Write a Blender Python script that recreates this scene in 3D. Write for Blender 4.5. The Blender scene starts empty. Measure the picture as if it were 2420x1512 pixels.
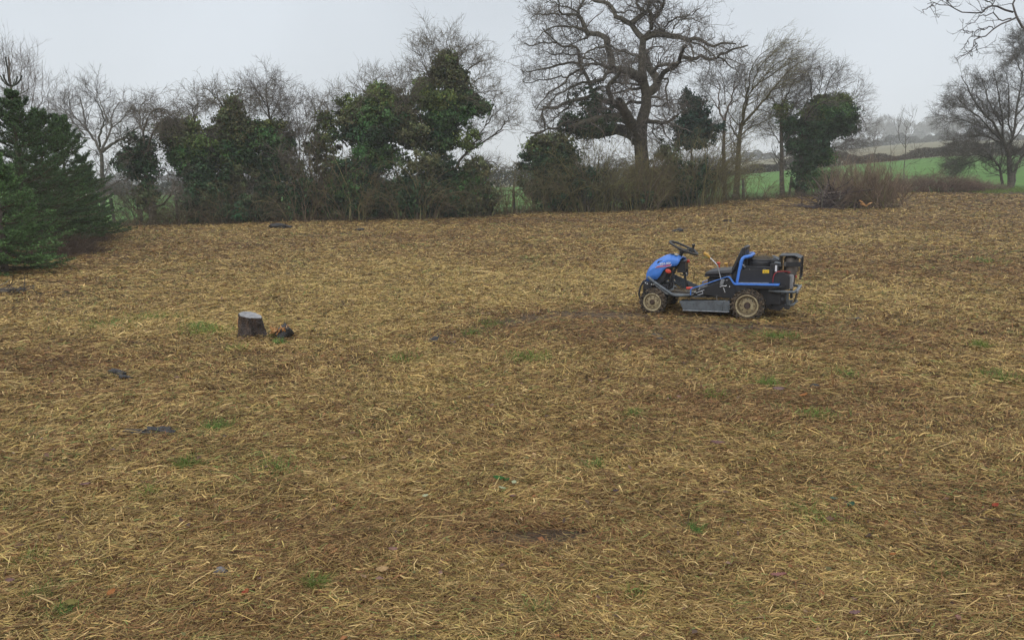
import bpy, bmesh, math, random
import numpy as np
from mathutils import Vector, Matrix
rng = np.random.default_rng(7); random.seed(7)
SC = bpy.context.scene; COL = SC.collection

# ---------------------------------------------------------------- camera
PITCH = math.radians(9.9); EYE = 1.65; F = 1863.0; CX, CY = 1209.5, 756.0   # focal length and centre in 2419 x 1512 picture units
cam = bpy.data.cameras.new("camera"); cam_o = bpy.data.objects.new("camera", cam); COL.objects.link(cam_o)
cam_o.location = (0, 0, EYE); cam_o.rotation_euler = (math.pi/2 - PITCH, 0, 0)
cam.sensor_width = 36.0; cam.lens = 36.0 * F / 2419.0; cam.clip_start = 0.05; cam.clip_end = 6000
SC.camera = cam_o
# ---------------------------------------------------------------- world: flat overcast
W = bpy.data.worlds.new("World"); SC.world = W; W.use_nodes = True
nt = W.node_tree; bg = nt.nodes['Background']
sky = nt.nodes.new('ShaderNodeTexSky'); sky.sky_type = 'NISHITA'; sky.sun_disc = False
sky.sun_elevation = math.radians(32); sky.sun_rotation = math.radians(200); sky.dust_density = 3.0; sky.air_density = 1.0
tc = nt.nodes.new('ShaderNodeTexCoord'); sp = nt.nodes.new('ShaderNodeSeparateXYZ'); nt.links.new(tc.outputs['Generated'], sp.inputs[0])
cr = nt.nodes.new('ShaderNodeValToRGB'); nt.links.new(sp.outputs['Z'], cr.inputs[0])
cr.color_ramp.elements[0].position = 0.0; cr.color_ramp.elements[0].color = (0.625, 0.665, 0.715, 1)
cr.color_ramp.elements[1].position = 0.8; cr.color_ramp.elements[1].color = (1.12, 1.14, 1.18, 1)
e = cr.color_ramp.elements.new(0.25); e.color = (0.585, 0.628, 0.685, 1)
cn = nt.nodes.new('ShaderNodeTexNoise'); cn.inputs['Scale'].default_value = 2.6; cn.inputs['Detail'].default_value = 3
nt.links.new(tc.outputs['Generated'], cn.inputs['Vector'])
cm = nt.nodes.new('ShaderNodeMapRange'); cm.inputs[1].default_value = .33; cm.inputs[2].default_value = .67; cm.inputs[3].default_value = 8.4; cm.inputs[4].default_value = 9.8
nt.links.new(cn.outputs[0], cm.inputs[0])
vm = nt.nodes.new('ShaderNodeVectorMath'); vm.operation = 'SCALE'
nt.links.new(cr.outputs[0], vm.inputs[0]); nt.links.new(cm.outputs[0], vm.inputs['Scale'])
mx = nt.nodes.new('ShaderNodeMix'); mx.data_type = 'RGBA'; mx.inputs[0].default_value = 0.95
nt.links.new(sky.outputs[0], mx.inputs[6]); nt.links.new(vm.outputs[0], mx.inputs[7]); nt.links.new(mx.outputs[2], bg.inputs[0])
bg.inputs[1].default_value = 0.10
sl = bpy.data.lights.new("sun", 'SUN'); sl.energy = 0.5; sl.angle = math.radians(35); sl.color = (1, 0.97, 0.92)
so = bpy.data.objects.new("sun", sl); COL.objects.link(so); so.rotation_euler = (math.radians(58), 0, math.radians(-20))
SC.view_settings.view_transform = 'Standard'; SC.view_settings.look = 'None'; SC.view_settings.gamma = 1
SC.view_settings.exposure = 0.42; SC.view_settings.use_curve_mapping = False
SC.cycles.max_bounces = 5; SC.cycles.diffuse_bounces = 3; SC.cycles.glossy_bounces = 2; SC.cycles.volume_bounces = 2
SC.cycles.use_denoising = True; SC.cycles.transparent_max_bounces = 4
try: SC.cycles.denoiser = 'OPENIMAGEDENOISE'
except Exception: pass

# ---------------------------------------------------------------- picture units to points in the place
cP, sP = math.cos(PITCH), math.sin(PITCH)
def at(px, py, Y):
    a = (px-CX)/F; b = (CY-py)/F
    ry = cP + b*sP; rz = -sP + b*cP
    return Vector((a*Y/ry, Y, EYE + rz*Y/ry))
def slope(py):
    b = (CY-np.asarray(py, float))/F
    return (-sP + b*cP)/(cP + b*sP)
def ucol(x, Y): return CX + F*(x/Y)*1.0     # rough picture column of a direction
HPX = [-600, 270, 400, 600, 900, 1100, 1240, 1400, 1550, 1700, 1850, 1930, 2110, 2419, 3000]
HPY = [540, 537, 532, 525, 519, 512, 503, 499, 489, 476, 468, 464, 456, 449, 446]
HYD = [30, 30, 31, 32, 33.5, 35, 36.5, 38, 39, 40, 41, 42, 43, 45, 47]
FPX = [-600, 900, 1500, 1700, 2060, 2200, 2419, 3000]
ROW = {95: [465, 460, 425, 417, 385, 371, 367, 365], 170: [455, 452, 415, 400, 358, 348, 345, 343],
       260: [446, 444, 405, 390, 346, 335, 332, 330], 900: [437, 437, 400, 388, 343, 332, 330, 328]}
def hedge_Y(px): return np.interp(px, HPX, HYD)
def gz(x, y, bumps=True):
    x = np.asarray(x, float); y = np.asarray(y, float)
    phi = np.arctan2(x, y); r = np.hypot(x, y)
    pc = np.clip(phi, -0.74, 0.74); px = CX + F*np.tan(pc); Y = r*np.cos(pc)
    Yh = hedge_Y(px); z1 = EYE + Yh*slope(np.interp(px, HPX, HPY))
    t = np.clip((Y/Yh-0.25)/0.75, 0, 1); z = z1*t**1.7
    prevY, prevz = Yh, z1
    for D in (95, 170, 260, 900):
        zd = EYE + D*slope(np.interp(px, FPX, ROW[D]))
        k = np.clip((Y-prevY)/(D-prevY), 0, 1)
        z = np.where(Y > prevY, prevz + (zd-prevz)*k, z); prevY, prevz = D, zd
    back = np.clip((np.abs(phi)-1.0)/0.8, 0, 1); z = z*(1-back)
    if bumps:
        b = (np.sin(x*1.3+0.5*y)*np.sin(y*1.1-0.3*x)*0.016 + np.sin(x*3.1+1+y*0.7)*np.sin(y*2.7+x*.9)*0.009)
        dm = np.hypot(x-2.5, y-10.0); b = b*np.clip((dm-1.2)/1.0, 0, 1)
        z = z + b*np.clip(60/np.maximum(r, 1)-1, 0, 1)
    return z
def gp(px, py):
    Y = 2.0
    a, b = 1.5, 120.0
    Y = a; last = a
    while Y < 120:
        P = at(px, py, Y)
        if P.z < gz(P.x, P.y): break
        last = Y; Y *= 1.03
    lo, hi = last, Y
    for _ in range(24):
        m = (lo+hi)/2; P = at(px, py, m)
        if P.z < gz(P.x, P.y): hi = m
        else: lo = m
    return at(px, py, hi)

# ---------------------------------------------------------------- helpers
def tag(o, label=None, cat=None, group=None, kind=None):
    if label: o['label'] = label
    if cat: o['category'] = cat
    if group: o['group'] = group
    if kind: o['kind'] = kind
    return o
def empty(name, loc, rz=0.0):
    o = bpy.data.objects.new(name, None); COL.objects.link(o); o.location = loc; o.rotation_euler = (0, 0, rz); o.empty_display_size = .2
    return o
def link(name, me, parent=None, mat=None):
    o = bpy.data.objects.new(name, me); COL.objects.link(o)
    if mat: me.materials.append(mat)
    if parent is not None:
        o.parent = parent
        if parent.type == 'EMPTY' and parent.rotation_euler.z == 0 and not parent.get('_loc'):
            o.matrix_parent_inverse = Matrix.Translation(parent.location).inverted()
    return o
def mesh_np(name, V, Q, C=None):
    V = np.asarray(V, np.float32); Q = np.asarray(Q, np.int32)
    me = bpy.data.meshes.new(name); n = len(V); m = len(Q); k = Q.shape[1]
    me.vertices.add(n); me.vertices.foreach_set('co', V.ravel())
    me.loops.add(m*k); me.loops.foreach_set('vertex_index', Q.ravel())
    me.polygons.add(m); me.polygons.foreach_set('loop_start', np.arange(0, m*k, k, dtype=np.int32))
    if C is not None:
        ca = me.color_attributes.new('Col', 'FLOAT_COLOR', 'POINT')
        c4 = np.ones((n, 4), np.float32); c4[:, :3] = C; ca.data.foreach_set('color', c4.ravel())
    me.update(); return me
def lin(a): return np.array(a, float)

# ---------------------------------------------------------------- materials
def new_mat(name):
    m = bpy.data.materials.new(name); m.use_nodes = True
    return m, m.node_tree, m.node_tree.nodes['Principled BSDF']
def mat_attr(name, rough=0.85, var=0.35, scale=6, spec=0.3, trans=0.0, bump=0.0):
    m, t, b = new_mat(name)
    a = t.nodes.new('ShaderNodeAttribute'); a.attribute_name = 'Col'
    n = t.nodes.new('ShaderNodeTexNoise'); n.inputs['Scale'].default_value = scale; n.inputs['Detail'].default_value = 4
    g = t.nodes.new('ShaderNodeNewGeometry'); t.links.new(g.outputs['Position'], n.inputs['Vector'])
    r = t.nodes.new('ShaderNodeMapRange'); r.inputs[1].default_value = .3; r.inputs[2].default_value = .7
    r.inputs[3].default_value = 1-var; r.inputs[4].default_value = 1+var; t.links.new(n.outputs[0], r.inputs[0])
    v = t.nodes.new('ShaderNodeVectorMath'); v.operation = 'SCALE'
    t.links.new(a.outputs['Color'], v.inputs[0]); t.links.new(r.outputs[0], v.inputs['Scale']); t.links.new(v.outputs[0], b.inputs['Base Color'])
    b.inputs['Roughness'].default_value = rough; b.inputs['Specular IOR Level'].default_value = spec
    if bump:
        bu = t.nodes.new('ShaderNodeBump'); bu.inputs['Strength'].default_value = bump; bu.inputs['Distance'].default_value = .05
        n2 = t.nodes.new('ShaderNodeTexNoise'); n2.inputs['Scale'].default_value = 14; n2.inputs['Detail'].default_value = 6
        t.links.new(g.outputs['Position'], n2.inputs['Vector']); t.links.new(n2.outputs[0], bu.inputs['Height']); t.links.new(bu.outputs[0], b.inputs['Normal'])
    return m
def mat_mix(name, stops, scale=5, rough=.9, spec=.3, detail=6, stretch=(1, 1, 1), bump=.4, bscale=60, bdist=.02, metallic=0, obj=False, rough2=None):
    m, t, b = new_mat(name)
    g = t.nodes.new('ShaderNodeTexCoord' if obj else 'ShaderNodeNewGeometry'); out = g.outputs['Object' if obj else 'Position']
    mp = t.nodes.new('ShaderNodeMapping'); mp.inputs['Scale'].default_value = stretch; t.links.new(out, mp.inputs[0])
    n = t.nodes.new('ShaderNodeTexNoise'); n.inputs['Scale'].default_value = scale; n.inputs['Detail'].default_value = detail; n.inputs['Roughness'].default_value = .65
    t.links.new(mp.outputs[0], n.inputs['Vector'])
    c = t.nodes.new('ShaderNodeValToRGB'); t.links.new(n.outputs[0], c.inputs[0])
    el = c.color_ramp.elements
    for i, (p, col) in enumerate(stops):
        q = el[i] if i < 2 else el.new(p)
        q.position = p; q.color = (*col, 1)
    t.links.new(c.outputs[0], b.inputs['Base Color'])
    b.inputs['Roughness'].default_value = rough; b.inputs['Specular IOR Level'].default_value = spec; b.inputs['Metallic'].default_value = metallic
    if rough2 is not None:
        rr = t.nodes.new('ShaderNodeMapRange'); rr.inputs[1].default_value = .35; rr.inputs[2].default_value = .65
        rr.inputs[3].default_value = rough; rr.inputs[4].default_value = rough2
        t.links.new(n.outputs[0], rr.inputs[0]); t.links.new(rr.outputs[0], b.inputs['Roughness'])
    if bump:
        n2 = t.nodes.new('ShaderNodeTexNoise'); n2.inputs['Scale'].default_value = bscale; n2.inputs['Detail'].default_value = 5
        t.links.new(out, n2.inputs['Vector'])
        bu = t.nodes.new('ShaderNodeBump'); bu.inputs['Strength'].default_value = bump; bu.inputs['Distance'].default_value = bdist
        t.links.new(n2.outputs[0], bu.inputs['Height']); t.links.new(bu.outputs[0], b.inputs['Normal'])
    return m
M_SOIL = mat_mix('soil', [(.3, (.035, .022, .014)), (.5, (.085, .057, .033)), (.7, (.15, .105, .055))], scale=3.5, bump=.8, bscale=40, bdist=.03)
M_FIELD = mat_mix('winter_crop', [(.3, (.055, .135, .02)), (.55, (.085, .185, .032)), (.75, (.12, .22, .045))], scale=.25, bump=.6, bscale=6, bdist=.1)
M_FAR = mat_mix('far_land', [(.3, (.09, .10, .05)), (.6, (.20, .17, .10))], scale=.03, bump=0)
M_BARK = mat_attr('bark', .9, .4, 7, bump=.5)
M_TWIG = mat_attr('twig_bark', .9, .25, 2)
M_LEAF = mat_attr('leaf', .55, .3, 3, spec=.22)
M_STRAW = mat_attr('straw', .7, .15, 2, spec=.15)

# ---------------------------------------------------------------- ground sheets (polar grid round the viewer, edges follow the field boundary)
def polar(name, tfun, mat, nphi=900):
    phi = np.linspace(-math.pi, math.pi, nphi+1)
    T = tfun(phi)                                  # (nr, nphi+1) radii
    X = T*np.sin(phi)[None]; Yv = T*np.cos(phi)[None]
    Z = gz(X, Yv)
    nr = T.shape[0]; V = np.stack([X, Yv, Z], -1).reshape(-1, 3)
    i, j = np.meshgrid(np.arange(nr-1), np.arange(nphi), indexing='ij'); a = i*(nphi+1)+j
    Q = np.stack([a, a+1, a+nphi+2, a+nphi+1], -1).reshape(-1, 4)
    o = link(name, mesh_np(name, V, Q[:, ::-1]), None, mat); tag(o, kind='structure'); return o
def edge_r(phi):
    pc = np.clip(phi, -.74, .74); return hedge_Y(CX+F*np.tan(pc))/np.cos(pc)
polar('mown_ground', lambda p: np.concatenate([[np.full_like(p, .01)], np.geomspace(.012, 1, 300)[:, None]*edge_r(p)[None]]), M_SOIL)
polar('green_field', lambda p: np.geomspace(1, 1, 40)[:, None]*edge_r(p)[None] + np.linspace(0, 1, 40)[:, None]*(95/np.cos(np.clip(p, -.74, .74))-edge_r(p))[None], M_FIELD, 500)
polar('far_hill', lambda p: np.geomspace(95, 800, 40)[:, None]/np.cos(np.clip(p, -.74, .74))[None], M_FAR, 400)

# ---------------------------------------------------------------- branches
class Tubes:
    def __init__(s): s.b = []
    def add(s, P, R, C, k=3): s.b.append((np.asarray(P, float), np.asarray(R, float), np.asarray(C, float), k))
    def build(s, name, mat, parent=None):
        Vs, Qs, Cs = [], [], []; off = 0
        for P, R, C, k in s.b:
            M_, N = P.shape[:2]
            if M_ == 0: continue
            T = np.gradient(P, axis=1); T /= np.linalg.norm(T, axis=2, keepdims=True)+1e-9
            ref = np.where(np.abs(T[..., 2:3]) > .9, [[[1., 0, 0]]], [[[0, 0, 1.]]])
            A = np.cross(T, ref); A /= np.linalg.norm(A, axis=2, keepdims=True)+1e-9
            B = np.cross(T, A)
            th = np.arange(k)*2*math.pi/k
            V = P[:, :, None] + R[:, :, None, None]*(A[:, :, None]*np.cos(th)[None, None, :, None] + B[:, :, None]*np.sin(th)[None, None, :, None])
            base = (np.arange(M_)*N*k)[:, None, None]; i = (np.arange(N-1)*k)[None, :, None]; j = np.arange(k)[None, None]
            j2 = (j+1) % k
            Q = np.stack([base+i+j, base+i+j2, base+i+k+j2, base+i+k+j], -1).reshape(-1, 4)+off
            if C.ndim == 1: C = np.broadcast_to(C, (M_, 3))
            Vs.append(V.reshape(-1, 3)); Qs.append(Q); Cs.append(np.repeat(C, N*k, axis=0)); off += M_*N*k
        return link(name, mesh_np(name, np.concatenate(Vs), np.concatenate(Qs), np.concatenate(Cs)), parent, mat)
def resample(pts, N, rad=None, wob=0.0):
    P = np.array([list(p) for p in pts], float); d = np.concatenate([[0], np.cumsum(np.linalg.norm(np.diff(P, axis=0), axis=1))])
    if len(P) > 2:      # smooth once (Chaikin, ends kept)
        q = [P[0]]
        for a, b in zip(P[:-1], P[1:]): q += [a*.75+b*.25, a*.25+b*.75]
        q.append(P[-1]); P2 = np.array(q); d2 = np.concatenate([[0], np.cumsum(np.linalg.norm(np.diff(P2, axis=0), axis=1))])
    else: P2, d2 = P, d
    t = np.linspace(0, d2[-1], N); O = np.stack([np.interp(t, d2, P2[:, i]) for i in range(3)], 1)
    if wob: O[1:-1] += rng.normal(0, wob, (N-2, 3))
    return O
def unit(v): return v/(np.linalg.norm(v, axis=-1, keepdims=True)+1e-9)
def grow(P, R, n, t0=.25, t1=1., ang=(35, 75), L=(.3, .8), npts=5, gnarl=.25, trop=(0, 0, .1), rr=.6, rtip=.4, rmin=.004, lenpow=0.0):
    """n children for each parent polyline, all at once; L in metres"""
    M_, N = P.shape[:2]; K = M_*n
    idx = np.repeat(np.arange(M_), n); t = rng.uniform(t0, t1, K)*(N-1); i0 = np.clip(t.astype(int), 0, N-2); f = (t-i0)[:, None]
    S = P[idx, i0]*(1-f)+P[idx, i0+1]*f; T = unit(P[idx, i0+1]-P[idx, i0])
    r0 = R[idx, i0]*(1-f[:, 0])+R[idx, i0+1]*f[:, 0]
    rnd = unit(rng.normal(size=(K, 3))); perp = unit(rnd-(rnd*T).sum(1, keepdims=True)*T)
    a = np.radians(rng.uniform(*ang, K))[:, None]
    D = unit(T*np.cos(a)+perp*np.sin(a)+np.array(trop)*.6)
    ln = rng.uniform(*L, K)*(1-lenpow*(t/(N-1)))
    st = ln/(npts-1); O = np.empty((K, npts, 3)); O[:, 0] = S
    for j in range(1, npts):
        O[:, j] = O[:, j-1]+D*st[:, None]
        D = unit(D+rng.normal(0, gnarl, (K, 3))+np.array(trop))
    rs = np.maximum(np.minimum(r0*rr, ln*.02+.004), rmin)
    Ro = rs[:, None]*np.linspace(1, rtip, npts)[None]
    return O, np.maximum(Ro, rmin*.6)
def vcol(K, base, v=.25, alt=None, pa=0.0):
    base = np.array(base); c = np.broadcast_to(base, (K, 3)).copy()
    if alt is not None: c = np.where((rng.random(K) < pa)[:, None], np.array(alt), c)
    return c*rng.uniform(1-v, 1+v, (K, 1))
GREY = (.15, .13, .11); MOSS = (.20, .18, .075); BROWN = (.17, .125, .085); OLIVE = (.21, .19, .09); RED = (.19, .115, .08)

def leafset(blobs, Y, size=.085, depth=.8, clump=.3):
    """blobs: (px, py, rx, ry, colour, count) in picture units -> leaf faces scattered in clumps through an ellipsoid"""
    Vs, Cs = [], []
    for bb in blobs:
        px, py, rx, ry, colr, cnt = bb[:6]; cnt = int(cnt*1.9); dy = bb[6] if len(bb) > 6 else 0
        c = np.array(at(px, py, Y+dy)); m = Y/F; R = np.array([rx*m, rx*m*depth, ry*m])
        ncl = max(8, int(cnt/50)); ud = unit(rng.normal(size=(ncl, 3))); lob = unit(rng.normal(size=(7, 3))+[0, 0, .25]); la = rng.uniform(-.25, .55, 7)
        fac = 1+(np.clip(ud@lob.T, 0, 1)**6*la[None]).sum(1, keepdims=True); u = ud*(rng.random((ncl, 1))**(1/2.6))*fac*(1+np.abs(rng.normal(0, .12, (ncl, 1)))); cc = c+u*R
        cs = clump*(.25+.75*rng.random(ncl)**1.5); bright = rng.uniform(.45, 1.85, ncl)
        hue = rng.normal(0, .12, ncl)
        k = rng.integers(0, ncl, cnt); p = cc[k]+rng.normal(0, 1, (cnt, 3))*cs[k][:, None]*np.array([1, 1, .75])*.6
        n = unit(rng.normal(size=(cnt, 3))+unit(p-c)*.9+np.array([0, 0, .5])); tn = unit(np.cross(n, rng.normal(size=(cnt, 3)))); bn = np.cross(n, tn)
        s = size*rng.uniform(.6, 1.3, (cnt, 1)); w = s*.62
        q = np.stack([p-tn*s, p-bn*w+n*s*.15, p+tn*s, p+bn*w+n*s*.15], 1)
        col = np.array(colr)*(bright[k]*rng.uniform(.65, 1.35, cnt))[:, None]; col[:, 0] *= 1+hue[k]
        Vs.append(q.reshape(-1, 3)); Cs.append(np.repeat(col, 4, 0))
    V = np.concatenate(Vs); C = np.concatenate(Cs); return V, np.arange(len(V)).reshape(-1, 4), np.clip(C, .004, .6)
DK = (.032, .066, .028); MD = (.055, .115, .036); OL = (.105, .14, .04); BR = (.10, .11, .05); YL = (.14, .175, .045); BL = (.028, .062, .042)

RS = .6
def tree(name, label, Y, base, limbs, lv, twigcol=GREY, barkcol=GREY, leaves=None, cat='tree', group=None, leafsize=.058, spread=2.0, alt=None, pa=.3, foliage='foliage', rmin=.006):
    """limbs: list of (start radius m, end radius m, [(px,py),...]) traced in picture units; the first is the trunk.
       lv: list of dicts for grow()"""
    bx = at(base[0], base[1], Y); g = Vector((bx.x, bx.y, float(gz(bx.x, bx.y))))
    root = tag(empty(name, g), label, cat, group)
    NP = 14; Ps, Rs = [], []
    for li, (r0, r1, pts) in enumerate(limbs):
        n = len(pts); dz = rng.uniform(-spread, spread) if li else 0
        if len(pts[0]) == 3: p3 = [at(a, b, Y+c) for a, b, c in pts]
        else: p3 = [at(a, b, Y+dz*(i/(n-1))**1.0) for i, (a, b) in enumerate(pts)]
        if li == 0: p3[0] = Vector((p3[0].x, p3[0].y, g.z-.15))
        if name != 'oak_tree': r0, r1 = r0*RS, max(r1*RS, .005)
        Ps.append(resample(p3, NP, wob=.02 if li else .01)); Rs.append(np.linspace(r0, r1, NP)**1.0)
    Ps = np.array(Ps); Rs = np.array(Rs)
    tr = Tubes(); t0R = Rs[:1].copy(); t0R[:, 0] *= 1.35; t0R[:, 1] *= 1.12
    tr.add(Ps[:1], t0R, vcol(1, barkcol, .1), 10); tr.build('trunk', M_BARK, root)
    tw = Tubes()
    if len(Ps) > 1:
        tw.add(Ps[1:], Rs[1:], vcol(len(Ps)-1, barkcol, .2), 7)
    if lv:
        P, R = Ps, Rs
        if lv[0].get('skip0'): P, R = Ps[1:], Rs[1:]
        for L in lv:
            L = {k: v for k, v in L.items() if k != 'skip0'}
            P, R = grow(P, R, **{"rmin": rmin, **L})
            tw.add(P, R, vcol(len(P), twigcol, .3, alt, pa), 4 if len(P) < 900 else 3)
        tw.build('crown', M_BARK, root)
    if leaves:
        V, Q, C = leafset(leaves, Y, leafsize)
        link(foliage, mesh_np(foliage, V, Q, C), root, M_LEAF)
    return root

# ---------------------------------------------------------------- traced coordinates (each zoom of the photograph -> picture units)
def Z(kx, k, ky):
    return lambda s: [(kx+k*float(a.split(',')[0]), ky+k*float(a.split(',')[1])) for a in s.split()]
z2 = Z(0, .4003, 67.25); z3 = Z(336.25, .26687, 168.1); z4 = Z(773.4, .31134, 67.25); z5 = Z(1176.9, .3469, 0); z6 = Z(1580.4, .30242, 67.25); z7 = Z(1916.6, .3469, 0)
def B(z, k, s):
    out = []
    for a in s.split():
        q = a.split(','); c = z(q[0]+','+q[1])[0]
        out.append((c[0], c[1], float(q[2])*k, float(q[3])*k, globals()[q[4]], int(q[5])) + ((float(q[6]),) if len(q) > 6 else ()))
    return out

# ---------------------------------------------------------------- the great oak
O = lambda a, b, s: (a*.0071/2*(1.28 if a < 100 else 1), b*.0071/2*(1.3 if a < 100 else 1), z5(s))
oak = [O(118, 42, '985,1430 985,1130 968,1000 968,900 985,800 1015,700 1012,640 985,560 980,480 985,400 978,330 988,262'),
 O(70, 40, '945,960 905,860 880,800 850,740 820,690'), O(58, 38, '985,545 920,505 850,488 780,478'),
 O(40, 24, '775,478 772,390 755,330 738,270 700,240 650,230 610,237'), O(26, 12, '612,238 590,200 580,150 550,110 540,85 575,20 590,-30'),
 O(13, 6, '548,108 500,95 440,110 415,80 420,30 400,-20'), O(12, 5, '608,240 588,205 545,205 535,120 545,90'),
 O(12, 4, '588,205 545,192 480,185 400,180 360,190 310,220 260,270'), O(22, 6, '780,478 740,465 700,440 650,435 590,455 560,450'),
 O(17, 5, '560,450 545,400 545,340 510,310 430,325 400,290 340,240 300,190'), O(12, 5, '760,330 735,325 690,320 640,340 600,350 575,400 562,450'),
 O(9, 4, '608,255 600,268 560,268 520,300 490,305'), O(22, 7, '785,485 735,490 725,540 700,550 620,560 560,570 500,590 470,625 475,670 510,690'),
 O(34, 16, '880,790 830,740 760,690 690,665 645,640 622,560 590,500 562,452'), O(15, 4, '558,452 520,420 480,430 420,440 370,460 320,470 250,480 190,500 150,475'),
 O(13, 4, '575,470 500,500 470,530 460,570 400,600 340,640 290,700 250,760'), O(10, 4, '500,590 440,630 400,640 350,700 300,760'),
 O(22, 8, '700,662 640,650 560,680 480,690 420,710 390,750 350,740 310,710 290,770 320,850 320,900 270,925 225,905'),
 O(74, 34, '955,950 900,905 860,885 800,882 740,900 680,920 600,915 540,905'), O(62, 20, '940,870 880,820 820,800 740,805 680,815 600,830 540,850 480,870'),
 O(18, 6, '600,830 520,830 440,830 400,880 350,870 290,900 240,930'), O(34, 14, '850,750 790,700 760,660 745,600 770,560 820,520 830,490'),
 O(32, 14, '985,265 935,205 905,160 850,140 800,120 790,80 760,30 740,15 650,15 610,-40'), O(28, 16, '905,160 960,120 1010,85 1030,40 1020,0 1000,-90'),
 O(18, 8, '1010,85 960,60 940,20 930,-60'), O(26, 18, '988,265 1040,215 1045,130 1028,75'), O(22, 10, '1045,130 1100,80 1130,40 1125,-40 1150,-90'), O(12, 6, '1130,40 1090,10 1060,-60'),
 O(34, 8, '1000,262 1050,237 1100,235 1130,240 1200,250 1270,262 1300,280 1350,260 1400,285 1450,320 1500,300 1560,290 1620,300'),
 O(14, 8, '1060,237 1070,205 1130,200 1135,240'), O(9, 4, '1135,190 1170,150 1220,120 1280,110 1330,100 1370,60'), O(9, 4, '1180,240 1200,180 1240,130 1300,130 1350,140 1390,160'),
 O(11, 7, '1295,280 1320,330 1335,395'), O(9, 4, '1300,280 1350,300 1400,320 1450,360 1490,400'),
 O(52, 32, '1000,650 1060,612 1090,570 1075,530 1040,490 1022,450 1012,400 1003,350'), O(30, 15, '1088,560 1115,520 1120,495 1180,470 1230,430 1240,380 1258,340 1278,320'),
 O(17, 14, '1050,500 1080,450 1130,440 1200,440 1240,425'), O(22, 7, '1240,385 1300,405 1340,400 1370,380 1410,390 1440,415 1500,395 1520,370 1560,360 1610,330 1650,330 1700,310'),
 O(9, 4, '1500,395 1550,420 1590,460 1610,475 1630,450 1680,440'), O(11, 5, '1128,540 1160,530 1155,570 1145,620 1150,690 1165,750 1155,790'),
 O(24, 9, '1005,825 1080,840 1130,838 1170,830 1200,800 1228,780'), O(12, 4, '1035,660 1100,670 1150,680 1200,720'), O(9, 4, '1050,725 1110,730 1150,700'), O(8, 4, '1055,845 1050,910 1080,940 1090,980'),
 O(14, 6, '960,580 880,570 800,560 740,590 690,600'), O(16, 6, '960,605 900,612 850,620 800,640 740,640'), O(10, 5, '960,380 900,378 860,350 800,360'), O(12, 6, '985,410 940,380 930,420 900,450 905,500'),
 O(18, 5, '975,700 900,690 850,720 800,700 750,740 700,740 640,760'), O(11, 4, '510,690 470,740 430,760 400,800 360,830'), O(11, 4, '680,440 640,400 600,410 560,380 500,380 430,360 380,380 330,350'),
 O(11, 4, '740,300 780,330 830,350 880,340 900,380'), O(9, 4, '420,110 370,90 320,110 270,90 220,130'), O(9, 4, '540,85 480,50 430,50 370,10 320,20'), O(9, 4, '790,80 850,90 900,70 930,90'),
 O(9, 4, '400,290 350,300 290,290 230,320 180,300'), O(9, 4, '470,530 400,520 340,550 280,540 220,570 170,560')]
tree('oak_tree', 'huge bare winter oak with twisting limbs, tallest tree of the hedge', 38.5, z5('985,1430')[0], oak,
     [dict(n=15, t0=.12, t1=1, ang=(35, 85), L=(.5, 1.6), npts=8, gnarl=.42, trop=(0, 0, .03), rr=.42, rmin=.011),
      dict(n=5, t0=.15, ang=(30, 80), L=(.3, .85), npts=6, gnarl=.42, trop=(0, 0, .02), rr=.6, rmin=.0065),
      dict(n=4, t0=.2, ang=(30, 75), L=(.12, .4), npts=4, gnarl=.35, rr=.7, rmin=.0048)], GREY, (.085, .075, .055),
     leaves=B(z5, .3469, '610,700,120,80,DK,800 540,810,120,60,DK,900 700,850,160,45,DK,800 690,620,50,70,DK,300 600,900,150,45,DK,1300 480,870,70,50,DK,500 760,780,60,90,DK,500 650,780,50,70,DK,500'), spread=3.2, leafsize=.062, foliage='ivy', pa=.0, rmin=.007)

# ---------------------------------------------------------------- other bare and ivy-clad trees of the hedge
def LV(a, b, c, L1=(.6, 1.6), L2=(.3, .9), L3=(.2, .55), g=.14, trop=(0, 0, .08), ang=(25, 60)):
    s_ = .78; L1 = (L1[0]*s_, L1[1]*s_); L2 = (L2[0]*s_, L2[1]*s_); L3 = (L3[0]*.85, L3[1]*.85)
    return [dict(n=max(4, int(a*.95)), t0=.2, ang=ang, L=L1, npts=7, gnarl=g, trop=trop, rr=.45, rmin=.009), dict(n=b, t0=.15, ang=ang, L=L2, npts=6, gnarl=g, trop=trop, rr=.6, rmin=.006),
            dict(n=max(3, c-1), t0=.2, ang=ang, L=L3, npts=4, gnarl=g, trop=trop, rr=.7, rmin=.0045)]
T = lambda a, b, z, s: (a, b, z(s))
tree('ash_tree', 'rounded bare tree with fanning grey twigs just right of the spruces', 34, (243, 534),
     [T(.19, .12, z2, '610,1165 608,1050 600,900 600,750'), T(.11, .03, z2, '600,750 570,670 530,630 500,560 490,480 470,400'), T(.08, .03, z2, '590,700 582,620 620,560 600,480 560,420'),
      T(.12, .03, z2, '605,730 650,690 710,655 760,630 810,590 860,560'), T(.09, .03, z2, '600,720 640,640 660,580 650,520 700,440'), T(.06, .02, z2, '500,630 440,560 390,500 350,450'),
      T(.05, .02, z2, '510,580 430,520 410,440 400,380'), T(.05, .02, z2, '650,600 720,540 760,480 800,440'), T(.05, .02, z2, '700,655 760,680 830,660 880,640'), T(.05, .02, z2, '530,650 450,640 400,600 340,600'), T(.05, .02, z2, '640,560 600,450 560,380')],
     LV(13, 6, 5, (.5, 1.5), (.3, .9), (.2, .5), .13, (0, 0, .06)), (.17, .155, .145), (.13, .12, .10))
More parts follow.
